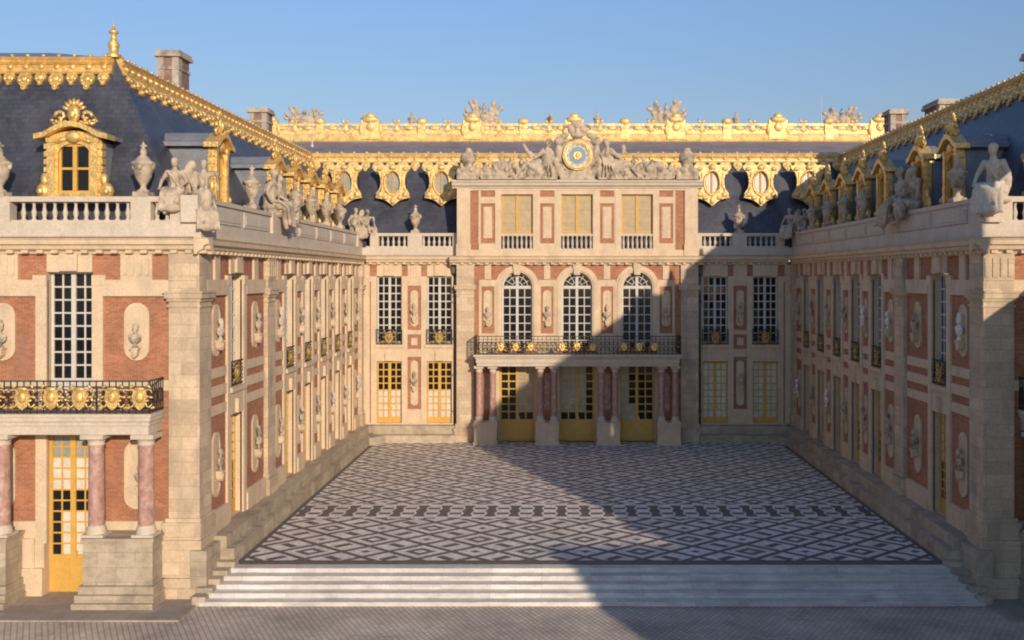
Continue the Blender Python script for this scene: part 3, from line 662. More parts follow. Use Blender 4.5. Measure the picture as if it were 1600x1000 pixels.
    e0, e1 = 15.65, 34.0
    rf.quad((X(e0), 39.75, 13.0), (X(e0), 76, 13.0), (X(19.4), 76, 20.2), (X(19.4), 41.9, 20.2)); rf.quad((X(e0), 39.75, 13.0), (X(e1), 39.75, 13.0), (X(e1 - 3.75), 41.9, 20.2), (X(19.4), 41.9, 20.2))
    roof = obj('roof', rf, 'slate', root)
    gu = MB(); gu.quad((X(14.9), 38.7, 12.75), (X(34), 38.7, 12.75), (X(34), 41, 12.75), (X(14.9), 41, 12.75)); gu.quad((X(14.9), 41, 12.75), (X(16.5), 41, 12.75), (X(16.5), 71, 12.75), (X(14.9), 71, 12.75))
    gu.quad((X(19.4), 41.9, 20.2), (X(19.4), 76, 20.2), (X(24), 76, 21.3), (X(24), 46, 21.3)); gu.quad((X(19.4), 41.9, 20.2), (X(31), 41.9, 20.2), (X(28), 46, 21.3), (X(24), 46, 21.3))
    obj('roof_leads', gu, 'lead', roof)
    fr = MB(); fringe(fr, (X(19.4), 41.9, 20.2), (X(19.4), 74.2, 20.2), (-s, 0, 0)); fringe(fr, (X(19.4), 41.9, 20.2), (X(30.2), 41.9, 20.2), (0, -1, 0), .62, .3)
    obj('gilded_fringe', fr, 'gold', roof)
    if s < 0:
        fi = MB(); fi.lathe([(.32, 0), (.32, .12), (.16, .2), (.2, .4), (.24, .55), (.12, .75), (.1, .95), (.2, 1.02), (.2, 1.08), (.08, 1.14), (.05, 1.3), (.01, 1.5)], (X(19.45), 41.9, 20.2), 10)
        obj('finial', fi, 'gold', roof)
    chs = [(20.65, 51.6, .5, .75, 22.5), (20.9, 67.5, .55, .7, 22.3)] if s < 0 else [(20.9, 67.5, .5, .7, 22.2), (20.8, 59.0, .55, 1.2, 21.3), (21.2, 47.6, .5, .7, 21.75)]
    for x, y, hx, hy, zt in chs:
        ch = MB(); x = X(x); ch.box(x - hx, x + hx, y - hy, y + hy, 18.5, zt - .9, 0); ch.box(x - hx - .06, x + hx + .06, y - hy - .06, y + hy + .06, zt - .95, zt - .8, 1)
        ch.box(x - hx, x + hx, y - hy, y + hy, zt - .8, zt - .32, 0); ch.box(x - hx - .16, x + hx + .16, y - hy - .16, y + hy + .16, zt - .32, zt - .16, 1); ch.box(x - hx - .1, x + hx + .1, y - hy - .1, y + hy + .1, zt - .16, zt, 1)
        for q in (-1, 1):
            ch.box(x + q * hx - .3 * (q > 0) - .03 * (q < 0), x + q * hx + .3 * (q < 0) + .03 * (q > 0), y - hy - .03, y - hy + .45, 18.5, zt - .9, 1); ch.box(x + q * hx - .3 * (q > 0) - .035 * (q < 0), x + q * hx + .3 * (q < 0) + .035 * (q > 0), y - hy - .035, y - hy + .45, zt - .8, zt - .32, 1)
        obj('chimney', ch, 'stack soot', roof)
    ds = [43.6, 52.2, 55.8, 59.4, 63.0, 66.6] if s < 0 else [44.0, 47.9, 53.4, 57.0, 60.7, 64.3, 68.0]
    for y in ds: o = place('dormer', dormer, F, y, -.95, 14.25, root); o.scale = (.8, .85, 1.04)
    o = place('dormer', dormer, G, -.22, -1.05, 14.25, root); o.scale = (1, 1, 1)
    # low stepped terrace along the court
    pl = MB(F); pl.box(40.0, 70, -.1, 1.03, -.5, .62); pl.box(40.05, 70, -.1, .72, .62, 1.1); pl.box(38.4, 40.0, -.1, .5, GZ, .95)
    for k in range(5): pl.box(40.09 - .48 * (k + 1), 40.09 - .48 * k - .002, .2, 1.17 - .12 * k, GZ - .02, .2 - .19 * k)
    obj('terrace', pl, 'plinth', root)
    # busts
    ordn = ['first', 'second', 'third', 'fourth', 'fifth', 'sixth', 'seventh', 'eighth']
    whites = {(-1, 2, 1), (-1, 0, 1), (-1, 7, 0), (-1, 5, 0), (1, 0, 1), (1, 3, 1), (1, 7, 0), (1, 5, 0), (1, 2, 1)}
    for i, (a0, a1) in enumerate(PIER):
        for up in (0, 1):
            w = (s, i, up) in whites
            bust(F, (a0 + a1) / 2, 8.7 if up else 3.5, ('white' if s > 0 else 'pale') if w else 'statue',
                 '%s bust, %s from the front, %s row of the %s court wall' % ('pale' if w else 'weathered', ordn[i], 'upper' if up else 'lower', 'sunlit left' if s < 0 else 'shaded right'))
    if s < 0:
        bust(G, 2.55, 8.55, 'statue', 'stone bust in the oval niche right of the tall front window with gilded balcony')
        bust(G, -2.55, 8.55, 'statue', 'stone bust cut by the left edge of the photo beside the tall front window')
        bust(G, 2.75, 3.3, 'statue', 'stone bust behind the red marble columns right of the ochre front door')
    return root
LW = wing(-1, 'sunlit brick and stone wing with gilded dormers left of the chequered court')
RW = wing(1, 'shaded brick and stone wing with gilded dormers right of the chequered court')
# ------------------------------------------------------------------ rear range (either side of the clock pavilion)
rear = empty('palace_range', 'rear brick and stone range with slate roof and oval gilded lights behind the court', 'palace building', (0, 72, 0))
B = Fr((0, 70.6, 0), (1, 0, 0), (0, -1, 0))
mb = MB(B); holes = []
for x in (-12.95, -9.5, 9.5, 12.95): holes += [(x - .86, x + .86, 6.6, 11.3), (x - .9, x + .9, 1.15, 5.45)]
wall(mb, -16, 16, 0, 12.3, holes); obj('brick_wall', mb, 'brick trim', rear)
pal = MB(B); pal.root = rear
for s in (-1, 1):
    st = MB(B)
    for x in (9.5, 12.95): dress_bay(st, s * x, 1.72, 1.15, 6.6, jw=.4, up_top=11.3, lo_top=5.45)
    a0, a1 = sorted((s * 10.76, s * 11.69)); c = (a0 + a1) / 2
    st.box(a0, a1, -.05, .06, 1.1, 2.15); st.box(a0, a1, -.05, .06, 5.75, 6.3); st.box(a0, a1, -.05, .06, 7.3, 7.6); st.box(a0, a1, -.05, .06, 10.65, 12.1)
    st.box(c - .22, c + .22, -.05, .05, 6.55, 7.05)
    for k in range(3): st.box(c - .25 + .2 * k, c - .15 + .2 * k, .05, .1, 11.2, 11.95)
    ovals(pal, c, .52, zl=3.95, hl=3.1, zu=9.1, hu=2.5)
    for b0, b1 in ((8.15, 8.3), (14.3, 15)):
        a0, a1 = sorted((s * b0, s * b1)); st.box(a0, a1, -.05, .07, 1.1, 12.1)
    a0, a1 = sorted((s * 8.2, s * 14.9)); st.box(a0, a1, -.05, .15, 1.1, 1.2)
    obj('stone_dressing', st, 'trim', rear)
ordp = ['left', 'right']
for s in (-1, 1):
    for up in (0, 1):
        bust(B, s * 11.22, 8.5 if up else 3.75, 'statue', 'stone bust between the two %s just %s of the clock pavilion' % ('upper windows' if up else 'ground floor doors', 'left' if s < 0 else 'right'))
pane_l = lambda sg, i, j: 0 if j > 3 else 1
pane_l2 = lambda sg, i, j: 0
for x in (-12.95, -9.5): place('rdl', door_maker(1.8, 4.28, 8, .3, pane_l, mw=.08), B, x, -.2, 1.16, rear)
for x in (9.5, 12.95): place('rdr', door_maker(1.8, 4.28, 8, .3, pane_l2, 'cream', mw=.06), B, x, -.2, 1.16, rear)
for x in (-12.95, -9.5, 9.5, 12.95): place('wu', window_upper, B, x, -.22, 6.61, rear)
for a0, a1 in ((-14.5, -8.1), (8.1, 14.5)): c = MB(B); fill_cornice(c, a0, a1); obj('cornice', c, 'trim', rear)
for a0, a1 in ((-14.9, -8.2), (8.2, 14.9)): b = MB(B); b.box(a0, a1, -.8, .15, 12.72, 13.28); obj('blocking_course', b, 'pale', rear)
for s in (-1, 1):
    bl = MB(B); a0, a1 = sorted((s * 8.25, s * 14.6)); bl.box(a0, a1, -.5, -.05, 14.08, 14.28); bl.box(a0, a1, -.42, -.1, 13.28, 13.38)
    for a, w in ((11.2, .5), (8.4, .2), (14.0, .3)): bl.box(s * a - w, s * a + w, -.52, -.02, 13.285, 14.285)
    bal = obj('balustrade', bl, 'pale', rear)
    for k in range(6): place('baluster', baluster, B, s * (8.82 + k * .36), -.26, 13.38, bal)
    for k in range(5): place('baluster', baluster, B, s * (11.95 + k * .38), -.26, 13.38, bal)
    t = MB(B); a0, a1 = sorted((s * 8.3, s * 14.4)); t.box(a0, a1, 0, 1.25, .0, .52); t.box(a0, a1, 0, .75, .52, 1.1)
    q = [(s * 13.97, .98), (s * 13.0, .98), (s * 13.4, 1.4), (s * 13.97, 2.1)]
    t.add([(a, d + .3, 0) for a, d in q] + [(a, d + .3, .5) for a, d in q], [(0, 1, 2, 3), (4, 5, 6, 7), (0, 1, 5, 4), (1, 2, 6, 5), (2, 3, 7, 6), (3, 0, 4, 7)])
    obj('terrace', t, 'plinth', rear)
    put_urn(s * 11.2, 70.9, 14.29, 'weathered urn on the rear balustrade %s of the clock pavilion' % ('left' if s < 0 else 'right'), .95)
rf = MB(); rf.quad((-20, 71.4, 13), (20, 71.4, 13), (20, 74.2, 20.2), (-20, 74.2, 20.2)); roof = obj('roof', rf, 'slate', rear)
ug = MB(); ug.quad((-24, 74.2, 20.25), (24, 74.2, 20.25), (26, 85, 22.5), (-26, 85, 22.5)); ug.quad((-15.6, 70.4, 12.76), (15.6, 70.4, 12.76), (15.6, 71.6, 12.76), (-15.6, 71.6, 12.76)); obj('upper_roof', ug, 'upper', roof)
fr = MB(); fringe(fr, (-19.2, 74.2, 20.2), (19.2, 74.2, 20.2), (0, -1, 0), .88, .39, -.42, 1.25)
obj('gilded_fringe', fr, 'goldrough', roof)
for s in (-1, 1):
    for a in (16.4, 13.0, 9.55): place('oculus%d' % s, oculus, Fr((0, 72.55, 0), (1, 0, 0), (0, -1, 0)), s * a, 0, 17.9, rear)
# garden range behind, with the gilded cresting against the sky
gard = empty('palace_range', 'farthest roof with a gilded openwork cresting along the skyline', 'palace building', (0, 86, 0))
D = Fr((0, 85, 0), (1, 0, 0), (0, -1, 0))
w = MB(D); w.box(-26, 26, -9, -.3, 0, 22.6); obj('wall', w, 'trim', gard)
cr = MB(D); cr.extr([(-.3, 22.4), (.1, 22.4), (.2, 22.55), (.12, 22.7), (.18, 23.0), (.1, 23.15), (-.3, 23.15)], -25.6, 25.6); cr.box(-25.6, 25.6, -.12, .06, 23.15, 23.55); cr.box(-25.6, 25.6, -.12, .1, 23.78, 23.98)
n = 12
for i in range(-6, 7):
    x = i * 4.22; big = i % 2 == 0
    if big:
        cr.box(x - .75, x + .75, -.2, .25, 22.7, 24.3); cr.ell((x, .2, 24.3), (.72, .3, .3), 10); cr.ell((x, .2, 24.55), (.4, .26, .3), 10); cr.ell((x, .28, 23.7), (.35, .12, .4), 10)
        for s in (-1, 1): cr.ell((x + s * .8, .15, 23.5), (.2, .16, .5), 8)
    else:
        cr.box(x - .32, x + .32, -.2, .2, 22.7, 24.0); cr.ell((x, .05, 24.15), (.46, .3, .32), 10); cr.ell((x, .1, 23.6), (.45, .14, .2), 8)
    if i < 6:
        for k in (1, 2, 3):
            xx = x + 4.22 * k / 4; st_ = k == 2
            cr.ell((xx, .05, 23.6), (.24 if st_ else .45, .12, .4 if st_ else .2), 8)
            if st_:
                for t in range(6): tt = math.pi * t / 3; cr.ell((xx + .36 * math.cos(tt), .05, 23.85 + .36 * math.sin(tt)), (.26, .1, .1), 6, ry=-tt)
            cr.ell((xx + .5, .06, 23.55), (.26, .08, .1), 6, ry=.6)
obj('gilded_cresting', cr, 'goldrough', gard)
# far trophies and vases on the garden parapet, dark against the sky
pw = MB(); pw.box(-30, 30, 97, 98, 20, 25.3); obj('parapet', pw, 'trim', gard)
def trophy(seed):
    rnd = random.Random(seed); mb = MB()
    mb.lathe([(.5, 0), (.55, .3), (.42, .9), (.5, 1.3), (.3, 1.6), (.15, 1.75)], n=10); mb.ell((0, 0, 2.05), (.24, .24, .28), 8); mb.ell((0, 0, 2.4), (.08, .3, .2), 8)
    mb.box(-1.9, 1.9, -.4, .4, 0, .35); mb.ell((0, 0, .9), (1.3, .3, .8), 10)
    for s in (-1, 1):
        mb.ell((s * .95, -.1, .7), (.5, .15, .62), 10, ry=s * .3); mb.ell((s * 1.5, 0, .5), (.45, .2, .35), 8, ry=s * .5); mb.ell((s * .8, 0, 1.35), (.22, .2, .22), 8)
        for k in range(5):
            t = R(rnd.uniform(20, 68)); L = rnd.uniform(1.6, 2.5); q = (s * math.sin(t) * L, rnd.uniform(-.2, .2), .4 + math.cos(t) * L)
            mb.tube([(s * .2, 0, .4), q], .09, 5); mb.ell(q, (.24, .16, .32), 6, ry=s * t); mb.ell((q[0] * .7, q[1], q[2] * .75), (.3, .2, .34), 8, ry=s * t)
    return mb
tro = None
for i, (x, l) in enumerate(((-8.4, 'trophy of arms on the far skyline left of the clock'), (8.9, 'trophy of arms on the far skyline right of the clock'), (-25.5, 'dark trophy of arms on the far skyline beside the left chimney'), (25.6, 'dark trophy of arms on the far skyline beside the right chimney'))):
    if tro is None: o = tro = fuse(trophy(3), 'trophy', 'statue', .07, 1)
    else: o = dup(tro)
    o.location = (x, 97.4, 25.25); o.scale = (1.0 * (1 if i % 2 == 0 else -1), 1, 1.02 if i < 2 else .8); tag(o, 'stone ' + l if 'dark' not in l else l, 'trophy', 'trophies of arms on the garden parapet')
for x, l in ((-19.8, 'small far vase on the skyline nearest the left chimney'), (-15.3, 'small far vase on the skyline just left of the left trophy of arms'), (-2.1, 'small far vase on the skyline just left of the clock crest'), (2.35, 'small far vase on the skyline just right of the clock crest'), (15.6, 'small far vase on the skyline just right of the right trophy of arms')):
    put_urn(x, 97.5, 25.28, l, .85)
for (x, y, z0, z1, l) in ((-19.0, 73.6, 20.6, 23.2, 'thin pale lightning rod rising where left roof meets rear roof'), (22.3, 92, 22, 27.6, 'thin white mast far behind the gilded cresting on the right')):
    r = MB(); r.tube([(0, 0, 0), (0, 0, z1 - z0)], [.05, .02], 6); r.lathe([(.12, 0), (.12, .1), (.05, .2), (.05, .5)], n=8); o = obj('lightning_rod', r, 'paint'); o.location = (x, y, z0); tag(o, l, 'lightning rod')
# ------------------------------------------------------------------ clock pavilion
pav = empty('clock_pavilion', 'central pavilion with three arched windows, columned balcony and clock pediment', 'pavilion', (0, 70, 0))
P = Fr((0, 70.0, 0), (1, 0, 0), (0, -1, 0)); HW = 8.2; AX = (-4.12, -.03, 4.08)
mb = MB(P); holes = []
for x in AX: holes += [(x - 1.05, x + 1.05, 6.4, 11.6), (x - 1.2, x + 1.2, 0, 5.3), (x - 1.08, x + 1.08, 13.18, 16.9)]
wall(mb, -HW, HW, 0, 17.4, holes); 
for s in (-1, 1): mb.quad((s * HW, 0, 0), (s * HW, -3.5, 0), (s * HW, -3.5, 17.4), (s * HW, 0, 17.4))
obj('brick_wall', mb, 'brick trim', pav)
st = MB(P); pal = MB(P); pal.root = pav
for x in AX:
    zs = 10.95 - .4; n = 16; w = 2.1
    # arch surround: filled spandrels and raised archivolt
    zs = 6.4 + 4.55 - .4
    zs = 10.55
    ar = arch_pts(2.1, zs); arx = [(x + a, z) for a, z in ar]
    half = len(arx) // 2
    st.add([(a, .04, z) for a, z in arx] + [(x + 1.05, .04, 11.62), (x - 1.05, .04, 11.62)], [tuple(range(half + 1)) + (len(arx),), tuple(range(half, len(arx))) + (len(arx) + 1,), (half, len(arx), len(arx) + 1)])
    st.add([(a, .04, z) for a, z in arx] + [(a, -.4, z) for a, z in arx], [(i, i + 1, len(arx) + i + 1, len(arx) + i) for i in range(len(arx) - 1)])
    o = [(x + a, z) for a, z in arch_pts(3.0, zs)] + [(x - 1.5, 6.2), (x + 1.5, 6.2)]; i_ = arx + [(x - 1.05, 6.2), (x + 1.05, 6.2)]
    st.ring(o, i_, -.05, .1); st.ring([(x + a, z) for a, z in arch_pts(2.7, zs)] + [(x - 1.35, 6.3), (x + 1.35, 6.3)], [(x + a, z) for a, z in arch_pts(2.3, zs)] + [(x - 1.15, 6.3), (x + 1.15, 6.3)], .08, .16)
    st.prism([(x - .2, 11.4), (x + .2, 11.4), (x + .28, 12.1), (x - .28, 12.1)], 0, .28)
    # attic window surround
    for s in (-1, 1):
        b0, b1 = sorted((x + s * 1.08, x + s * 1.5)); st.box(b0, b1, -.05, .09, 13.1, 17.3)
        b0, b1 = sorted((x + s * 1.2, x + s * 1.45)); st.box(b0, b1, -.05, .08, 0, 5.45)
    st.box(x - 1.08, x + 1.08, -.05, .085, 16.9, 17.3)
cols4 = [(-6.12), (-2.07), (2.02), (6.05)]
for cx in cols4:
    for k, (z0, z1) in enumerate(((10.6, 11.05), (16.28, 16.72))): st.box(cx - .6, cx + .6, -.05, .07, z0, z1)
    st.box(cx - .62, cx + .62, -.05, .06, 5.5, 7.4); st.box(cx - .62, cx + .62, -.05, .075, 12.9, 13.55)
    st.box(cx - .3, cx + .3, -.05, .06, 13.9, 16.05); st.box(cx - .22, cx + .22, .05, .1, 14.1, 15.85); st.box(cx - .22, cx + .22, -.05, .06, 11.1, 12.1)
    ovals(pal, cx, .58, zl=None, zu=9.1, hu=2.5)
    for s in (-1, 1): st.box(cx + s * .52 - .09, cx + s * .52 + .09, -.05, .055, 7.4, 10.6); st.box(cx + s * .56 - .08, cx + s * .56 + .08, -.05, .055, 13.5, 17.3)
for s in (-1, 1):
    a0, a1 = sorted((s * 7.32, s * (HW + .02))); st.box(a0, a1, -.62, .14, 12.7, 17.35); st.box(a0 - .05, a1 + .05, -.62, .22, 12.7, 13.5)
st.box(-HW - .02, HW + .02, -.3, .13, 12.68, 13.1); st.box(-7.4, 7.4, -.3, .1, 17.15, 17.4)
obj('stone_dressing', st, 'trim', pav)
for s in (-1, 1):
    pp = MB(P); a0, a1 = sorted((s * 7.05, s * 8.24)); pp.box(a0, a1, -.62, .2, 0, 12.1)
    for z0, z1, e in ((0, .75, .14), (.75, .95, .2), (.95, 1.25, .08), (10.08, 10.16, .05), (10.3, 10.42, .06), (10.42, 10.62, .13), (10.62, 10.7, .16)): pp.box(a0 - e, a1 + e, -.62, .2 + e, z0, z1)
    obj('pilaster', pp, 'stone', pav)
    r = MB(P); x = s * 8.45; r.tube([(x, -.45, .3), (x, -.45, 11.6)], .075, 8); r.prism([(x - .2, 11.95), (x + .2, 11.95), (x + .1, 11.5), (x - .1, 11.5)], -.55, -.2)
    for z in (2, 4.5, 7, 9.5): r.box(x - .11, x + .11, -.6, -.35, z, z + .08)
    obj('drainpipe', r, 'pipe', pav)
c = MB(P); fill_cornice(c, -8.7, 8.7, -.03)
for s in (-1, 1):
    c.box(s * 8.45 - .25, s * 8.45 + .25, -.6, 0, 12.1, 12.69)
obj('cornice', c, 'trim', pav)
c = MB(P); c.extr([(-.6, 17.3), (.15, 17.3), (.2, 17.42), (.34, 17.48), (.38, 17.66), (.46, 17.72), (.44, 17.86), (-.6, 17.86)], -8.55, 8.55)
c.box(-8.3, 8.3, -3.4, -.6, 17.3, 17.8); obj('attic_cornice', c, 'pale', pav)
rb = MB(); rb.quad((-8.2, 70.5, 17.82), (8.2, 70.5, 17.82), (8.2, 74, 18.2), (-8.2, 74, 18.2)); obj('roof', rb, 'lead', pav)
for x in AX:
    place('wa', window_arch, P, x, -.25, 6.0, pav)
def blindw(parent, p, rot):
    f = MB(); bars(f, 2.16, 2.72, 1, 1, fw=.1, mull=.18, y0=-.06, y1=.02); o = obj('window', f, 'ochre', parent, p, rot)
    b = MB(); b.box(-1.0, 1.0, -.015, .03, .05, 2.65); obj('blind', b, 'blind', o); return o
for x in AX:
    place('bw', blindw, P, x, -.22, 14.2, pav)
    b = MB(P); b.box(x - 1.08, x + 1.08, -.2, .05, 14.06, 14.2); b.box(x - 1.08, x + 1.08, -.2, .05, 13.1, 13.2); bo = obj('balustrade', b, 'pale', pav)
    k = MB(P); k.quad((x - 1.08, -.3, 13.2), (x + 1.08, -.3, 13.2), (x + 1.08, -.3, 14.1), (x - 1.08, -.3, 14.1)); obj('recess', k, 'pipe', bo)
    for q in range(7):
        o = place('baluster', baluster, P, x - .93 + q * .31, .06, 13.18, bo); o.scale = (.85, .85, 1.24)
# doors: dark and curtained panes as in the photo
pd = [lambda sg, i, j: 0 if sg < 0 else (2 if j > 0 else 0), lambda sg, i, j: 2 if (j > 0 and not (sg > 0 and i == 1)) else 0, lambda sg, i, j: 0 if sg > 0 or (i == 0 and j > 1) else 2]
for k, x in enumerate(AX): place('pd%d' % k, door_maker(2.4, 5.25, 7, 1.35, pd[k], mw=.085), P, x, -.28, .02, pav)
# portico
for cx in (-6.17, -2.05, 2.05, 6.1):
    ped = MB(P)
    ped.box(cx - .76, cx + .76, .3, 1.6, 0, 1.3); ped.box(cx - .8, cx + .8, .26, 1.64, 1.3, 1.42); ped.box(cx - .82, cx + .82, .2, 1.66, 0, .2); ped.box(cx - .7, cx + .7, -.05, .3, 0, 1.3)
    ped.box(cx - .78, cx + .78, .28, 1.68, 1.42, 1.5); obj('pedestal', ped, 'trim', pav)
for cx in (-6.17, -2.05, 2.05, 6.1): nm = MB(P); nm.prism(stad(cx, 3.4, .42, 2.6), -.02, .06); obj('niche_panel', nm, 'marblered', pav)
for cx in (-6.17, -2.05, 2.05, 6.1):
    for q in (-.46, .46): o = place('col', column, P, cx + q, 1.1, 1.6, pav); o.scale = (.76, .76, 1)
sl = MB(P); sl.box(-6.75, 6.75, .0, 1.6, 5.28, 5.5); sl.box(-6.8, 6.8, .0, 1.68, 5.5, 5.82); sl.box(-6.87, 6.87, .0, 1.8, 5.82, 5.95); sl.box(-6.95, 6.95, .0, 1.95, 5.95, 6.07)
sb = obj('balcony', sl, 'pale', pav)
r = MB(); scroll_bars(r, 13.7, 1.25, .28); link(bpy.data.objects.new('balcony_railing', mesh_of(r, 'balcony_railing', ['iron'])), sb, P.p(0, 1.85, 6.08), 0)
sgm = MB(); scroll_gilt(sgm, 13.7, 1.25, .28, ()); link(bpy.data.objects.new('gilded_leaves', mesh_of(sgm, 'gilded_leaves', ['oldgold'])), sb, P.p(0, 1.85, 6.08), 0)
for sg in (-1, 1):
    r2 = MB(P); x = sg * 6.85; r2.box(x - .03, x + .03, .2, 1.8, 7.28, 7.33); r2.box(x - .03, x + .03, .2, 1.8, 6.12, 6.16)
    for k in range(7): y = .2 + k * .26; r2.box(x - .018, x + .018, y - .018, y + .018, 6.08, 7.3)
    obj('balcony_railing', r2, 'iron', sb)
for x in AX:
    for q in (-1.0, 0, 1.0):
        o = dup(CACHE['om'], sb); o.location = P.p(x + q, 1.9, 6.62); o.rotation_euler = (0, 0, 0); o.scale = (.66, .66, .66)
on = ['leftmost', 'second', 'third', 'rightmost']
for k, cx in enumerate(cols4): bust(P, cx, 8.3, 'statue', 'stone bust in %s oval niche beside the arched windows of the pavilion' % (('the ' + on[k]) if k in (0, 3) else 'the ' + on[k] + ' from left'))
# ------------------------------------------------------------------ clock and its sculpture
T = 17.86; CZ = 19.5
clk = empty('clock', 'round blue clock dial with gilded rim in a carved cartouche over the pavilion', 'clock', (0, 69.7, T))
circ = lambda r, n=32, z=0: [(r * math.cos(2 * math.pi * i / n), z + r * math.sin(2 * math.pi * i / n)) for i in range(n)]
K = Fr((0, 69.7, CZ), (1, 0, 0), (0, -1, 0))
d = MB(K); d.prism(circ(.78), .1, .2, 1); d.prism(circ(.58), .1, .215); obj('dial', d, 'dial paint', clk)
d = MB(K); d.ring(circ(1.0), circ(.76), .05, .3); d.tube([(a, .3, z) for a, z in circ(.88)], .07, 6, 0, True); obj('rim', d, 'goldrough', clk)
d = MB(K); d.prism(circ(.26, 16), .2, .27); d.ell((0, .28, 0), (.17, .08, .17), 10)
for k in range(12): t = math.pi * k / 6; d.tube([(.25 * math.cos(t), .23, .25 * math.sin(t)), (.36 * math.cos(t), .23, .36 * math.sin(t))], [.05, .015], 4)
obj('sun_mask', d, 'gold', clk)
d = MB(K)
for k in range(12):
    t = math.pi * k / 6; c_, s_ = math.cos(t), math.sin(t)
    for q in ((-.05, .05) if k % 3 else (-.07, 0, .07)): d.tube([(.61 * c_ - q * s_, .205, .61 * s_ + q * c_), (.74 * c_ - q * s_, .205, .74 * s_ + q * c_)], .016, 4)
obj('hour_marks', d, 'dial', clk)
mb = MB(K)
mb.prism(circ(1.25, 24), -.3, .04); mb.box(-1.2, 1.2, -.5, .15, T - CZ, -1.0)
for s in (-1, 1):
    mb.ell((s * 1.25, .0, -.95), (.34, .25, .5), 10, ry=s * .3); mb.ell((s * 1.3, 0, .2), (.25, .22, .7), 10); mb.ell((s * 1.25, .05, 1.0), (.38, .25, .3), 10, ry=s * .6); mb.ell((s * .9, .05, 1.35), (.35, .25, .22), 10, ry=s * .5); mb.ell((s * 1.5, .05, -.4), (.22, .2, .3), 8)
    mb.tube([(s * (.62 - .3 * math.cos(q)), .1, 1.72 + .34 * math.sin(q)) for q in [i * .5 for i in range(7)]], .12, 6)
    mb.ell((s * .45, .05, 1.75), (.24, .2, .3), 8, ry=s * .4)
mb.ell((0, .1, 1.4), (.5, .25, .22), 10); mb.ell((0, .05, 2.02), (.42, .25, .18), 10); mb.ell((0, .1, 1.7), (.2, .2, .26), 8); mb.tube([(x * .5, .05, 1.95 + .3 * math.sqrt(max(0, 1 - x * x))) for x in (-1, -.6, -.2, .2, .6, 1)], .13, 6)
fuse(mb, 'cartouche', 'statue', .04, 1, clk)
def recline(s, sword):
    """reclining giant beside the clock: torso upright towards it, legs stretched outwards"""
    mb = MB(); k = 1.5
    J = dict(hip=(s * 2.55, 0, .55), waist=(s * 2.3, 0, .95), chest=(s * 2.12, -.02, 1.4), neck=(s * 2.05, -.02, 1.8), head=(s * 2.0, -.05, 2.08), face=(s, -.3, 0),
      lhip=(s * 2.65, -.22, .5), lknee=(s * 3.45, -.3, .95), lankle=(s * 4.1, -.3, .25), ltoe=(s * 4.35, -.35, .15), rhip=(s * 2.7, .18, .5), rknee=(s * 3.6, .1, .55), rankle=(s * 4.5, .05, .25), rtoe=(s * 4.75, 0, .3),
      lsho=(s * 2.35, -.3, 1.55), lelb=(s * 2.85, -.35, 1.25), lhand=(s * 3.2, -.3, 1.55), rsho=(s * 1.95, .22, 1.6), relb=(s * 1.6, .1, 1.3), rhand=(s * 1.45, -.1, .9))
    J = {a: Vector(b) for a, b in J.items()}; fig(mb, J, k * 1.08)
    e = mb.ell
    e((s * 1.75, .15, 1.2), (.3, .25, .7), 10, ry=s * .3); e((s * 2.9, .0, .75), (.7, .4, .45), 10, ry=s * .4); e((s * 3.5, .15, .55), (.7, .3, .4), 10); e((s * 2.35, .25, 1.3), (.42, .22, .6), 10, ry=s * -.4); e((s * 1.6, .1, .45), (.4, .3, .45), 10)
    for q in range(14): e((s * (3.3 + .25 * q), -.2 + .12 * (q % 3), .35 + .75 * ((q * 7) % 5) / 4 * (1 - q / 18)), (.2, .24, .2 + .1 * (q % 2)), 8, ry=q)
    for q in range(6): mb.tube([(s * (1.55 + .1 * q), -.2, 1.5 - .1 * q), (s * (1.8 + .16 * q), -.32, .8), (s * (1.7 + .3 * q), -.3, .15)], .06, 5)
    for q in range(5): mb.tube([(s * (3.6 + .55 * q), .1, .3), (s * (3.9 + .6 * q), .05, 1.35 - .16 * q)], [.09, .05], 5); e((s * (3.9 + .6 * q), .05, 1.35 - .16 * q), (.17, .12, .15), 8)
    e((s * 2.6, .1, .3), (.8, .45, .3), 10); e((s * 3.2, .1, .3), (.7, .4, .3), 10); e((s * 2.2, .3, .9), (.5, .25, .6), 10, ry=s * -.3); e((s * 4.0, .15, .25), (.6, .35, .25), 10)
    mb.box(min(s * 1.4, s * 6.6), max(s * 1.4, s * 6.6), -.35, .45, 0, .12)
    # spoils piled towards the end: shield, helmet, hide
    e((s * 5.1, -.05, .5), (.55, .25, .5), 10, ry=s * .4); e((s * 5.6, 0, .42), (.45, .35, .38), 10); e((s * 5.35, -.1, .85), (.3, .22, .26), 8); e((s * 6.1, -.05, .35), (.4, .3, .3), 10); e((s * 4.7, .1, .75), (.4, .25, .35), 10); e((s * 6.5, 0, .3), (.25, .22, .28), 8)
    if sword: mb.tube([(s * 3.1, -.35, 1.2), (s * 3.7, -.3, 2.0)], [.09, .14], 8); e((s * 5.0, .1, 1.05), (.5, .12, .12), 8, ry=s * -.5)
    else: e((s * 3.1, -.3, 1.75), (.2, .16, .26), 8); mb.tube([(s * 4.6, -.2, .2), (s * 5.7, -.1, 1.05)], .06, 6)
    return mb
for s, sw, l in ((-1, True, 'reclining stone hero left of the clock, legs stretched towards the left globe'), (1, False, 'reclining stone warrior right of the clock, legs stretched towards the right globe')):
    o = fuse(recline(s, sw), 'statue', 'statue', .04, 1); o.location = (0, 69.75, T); o.scale = (1, 1, 1.2); tag(o, l, 'statue')
gl = None
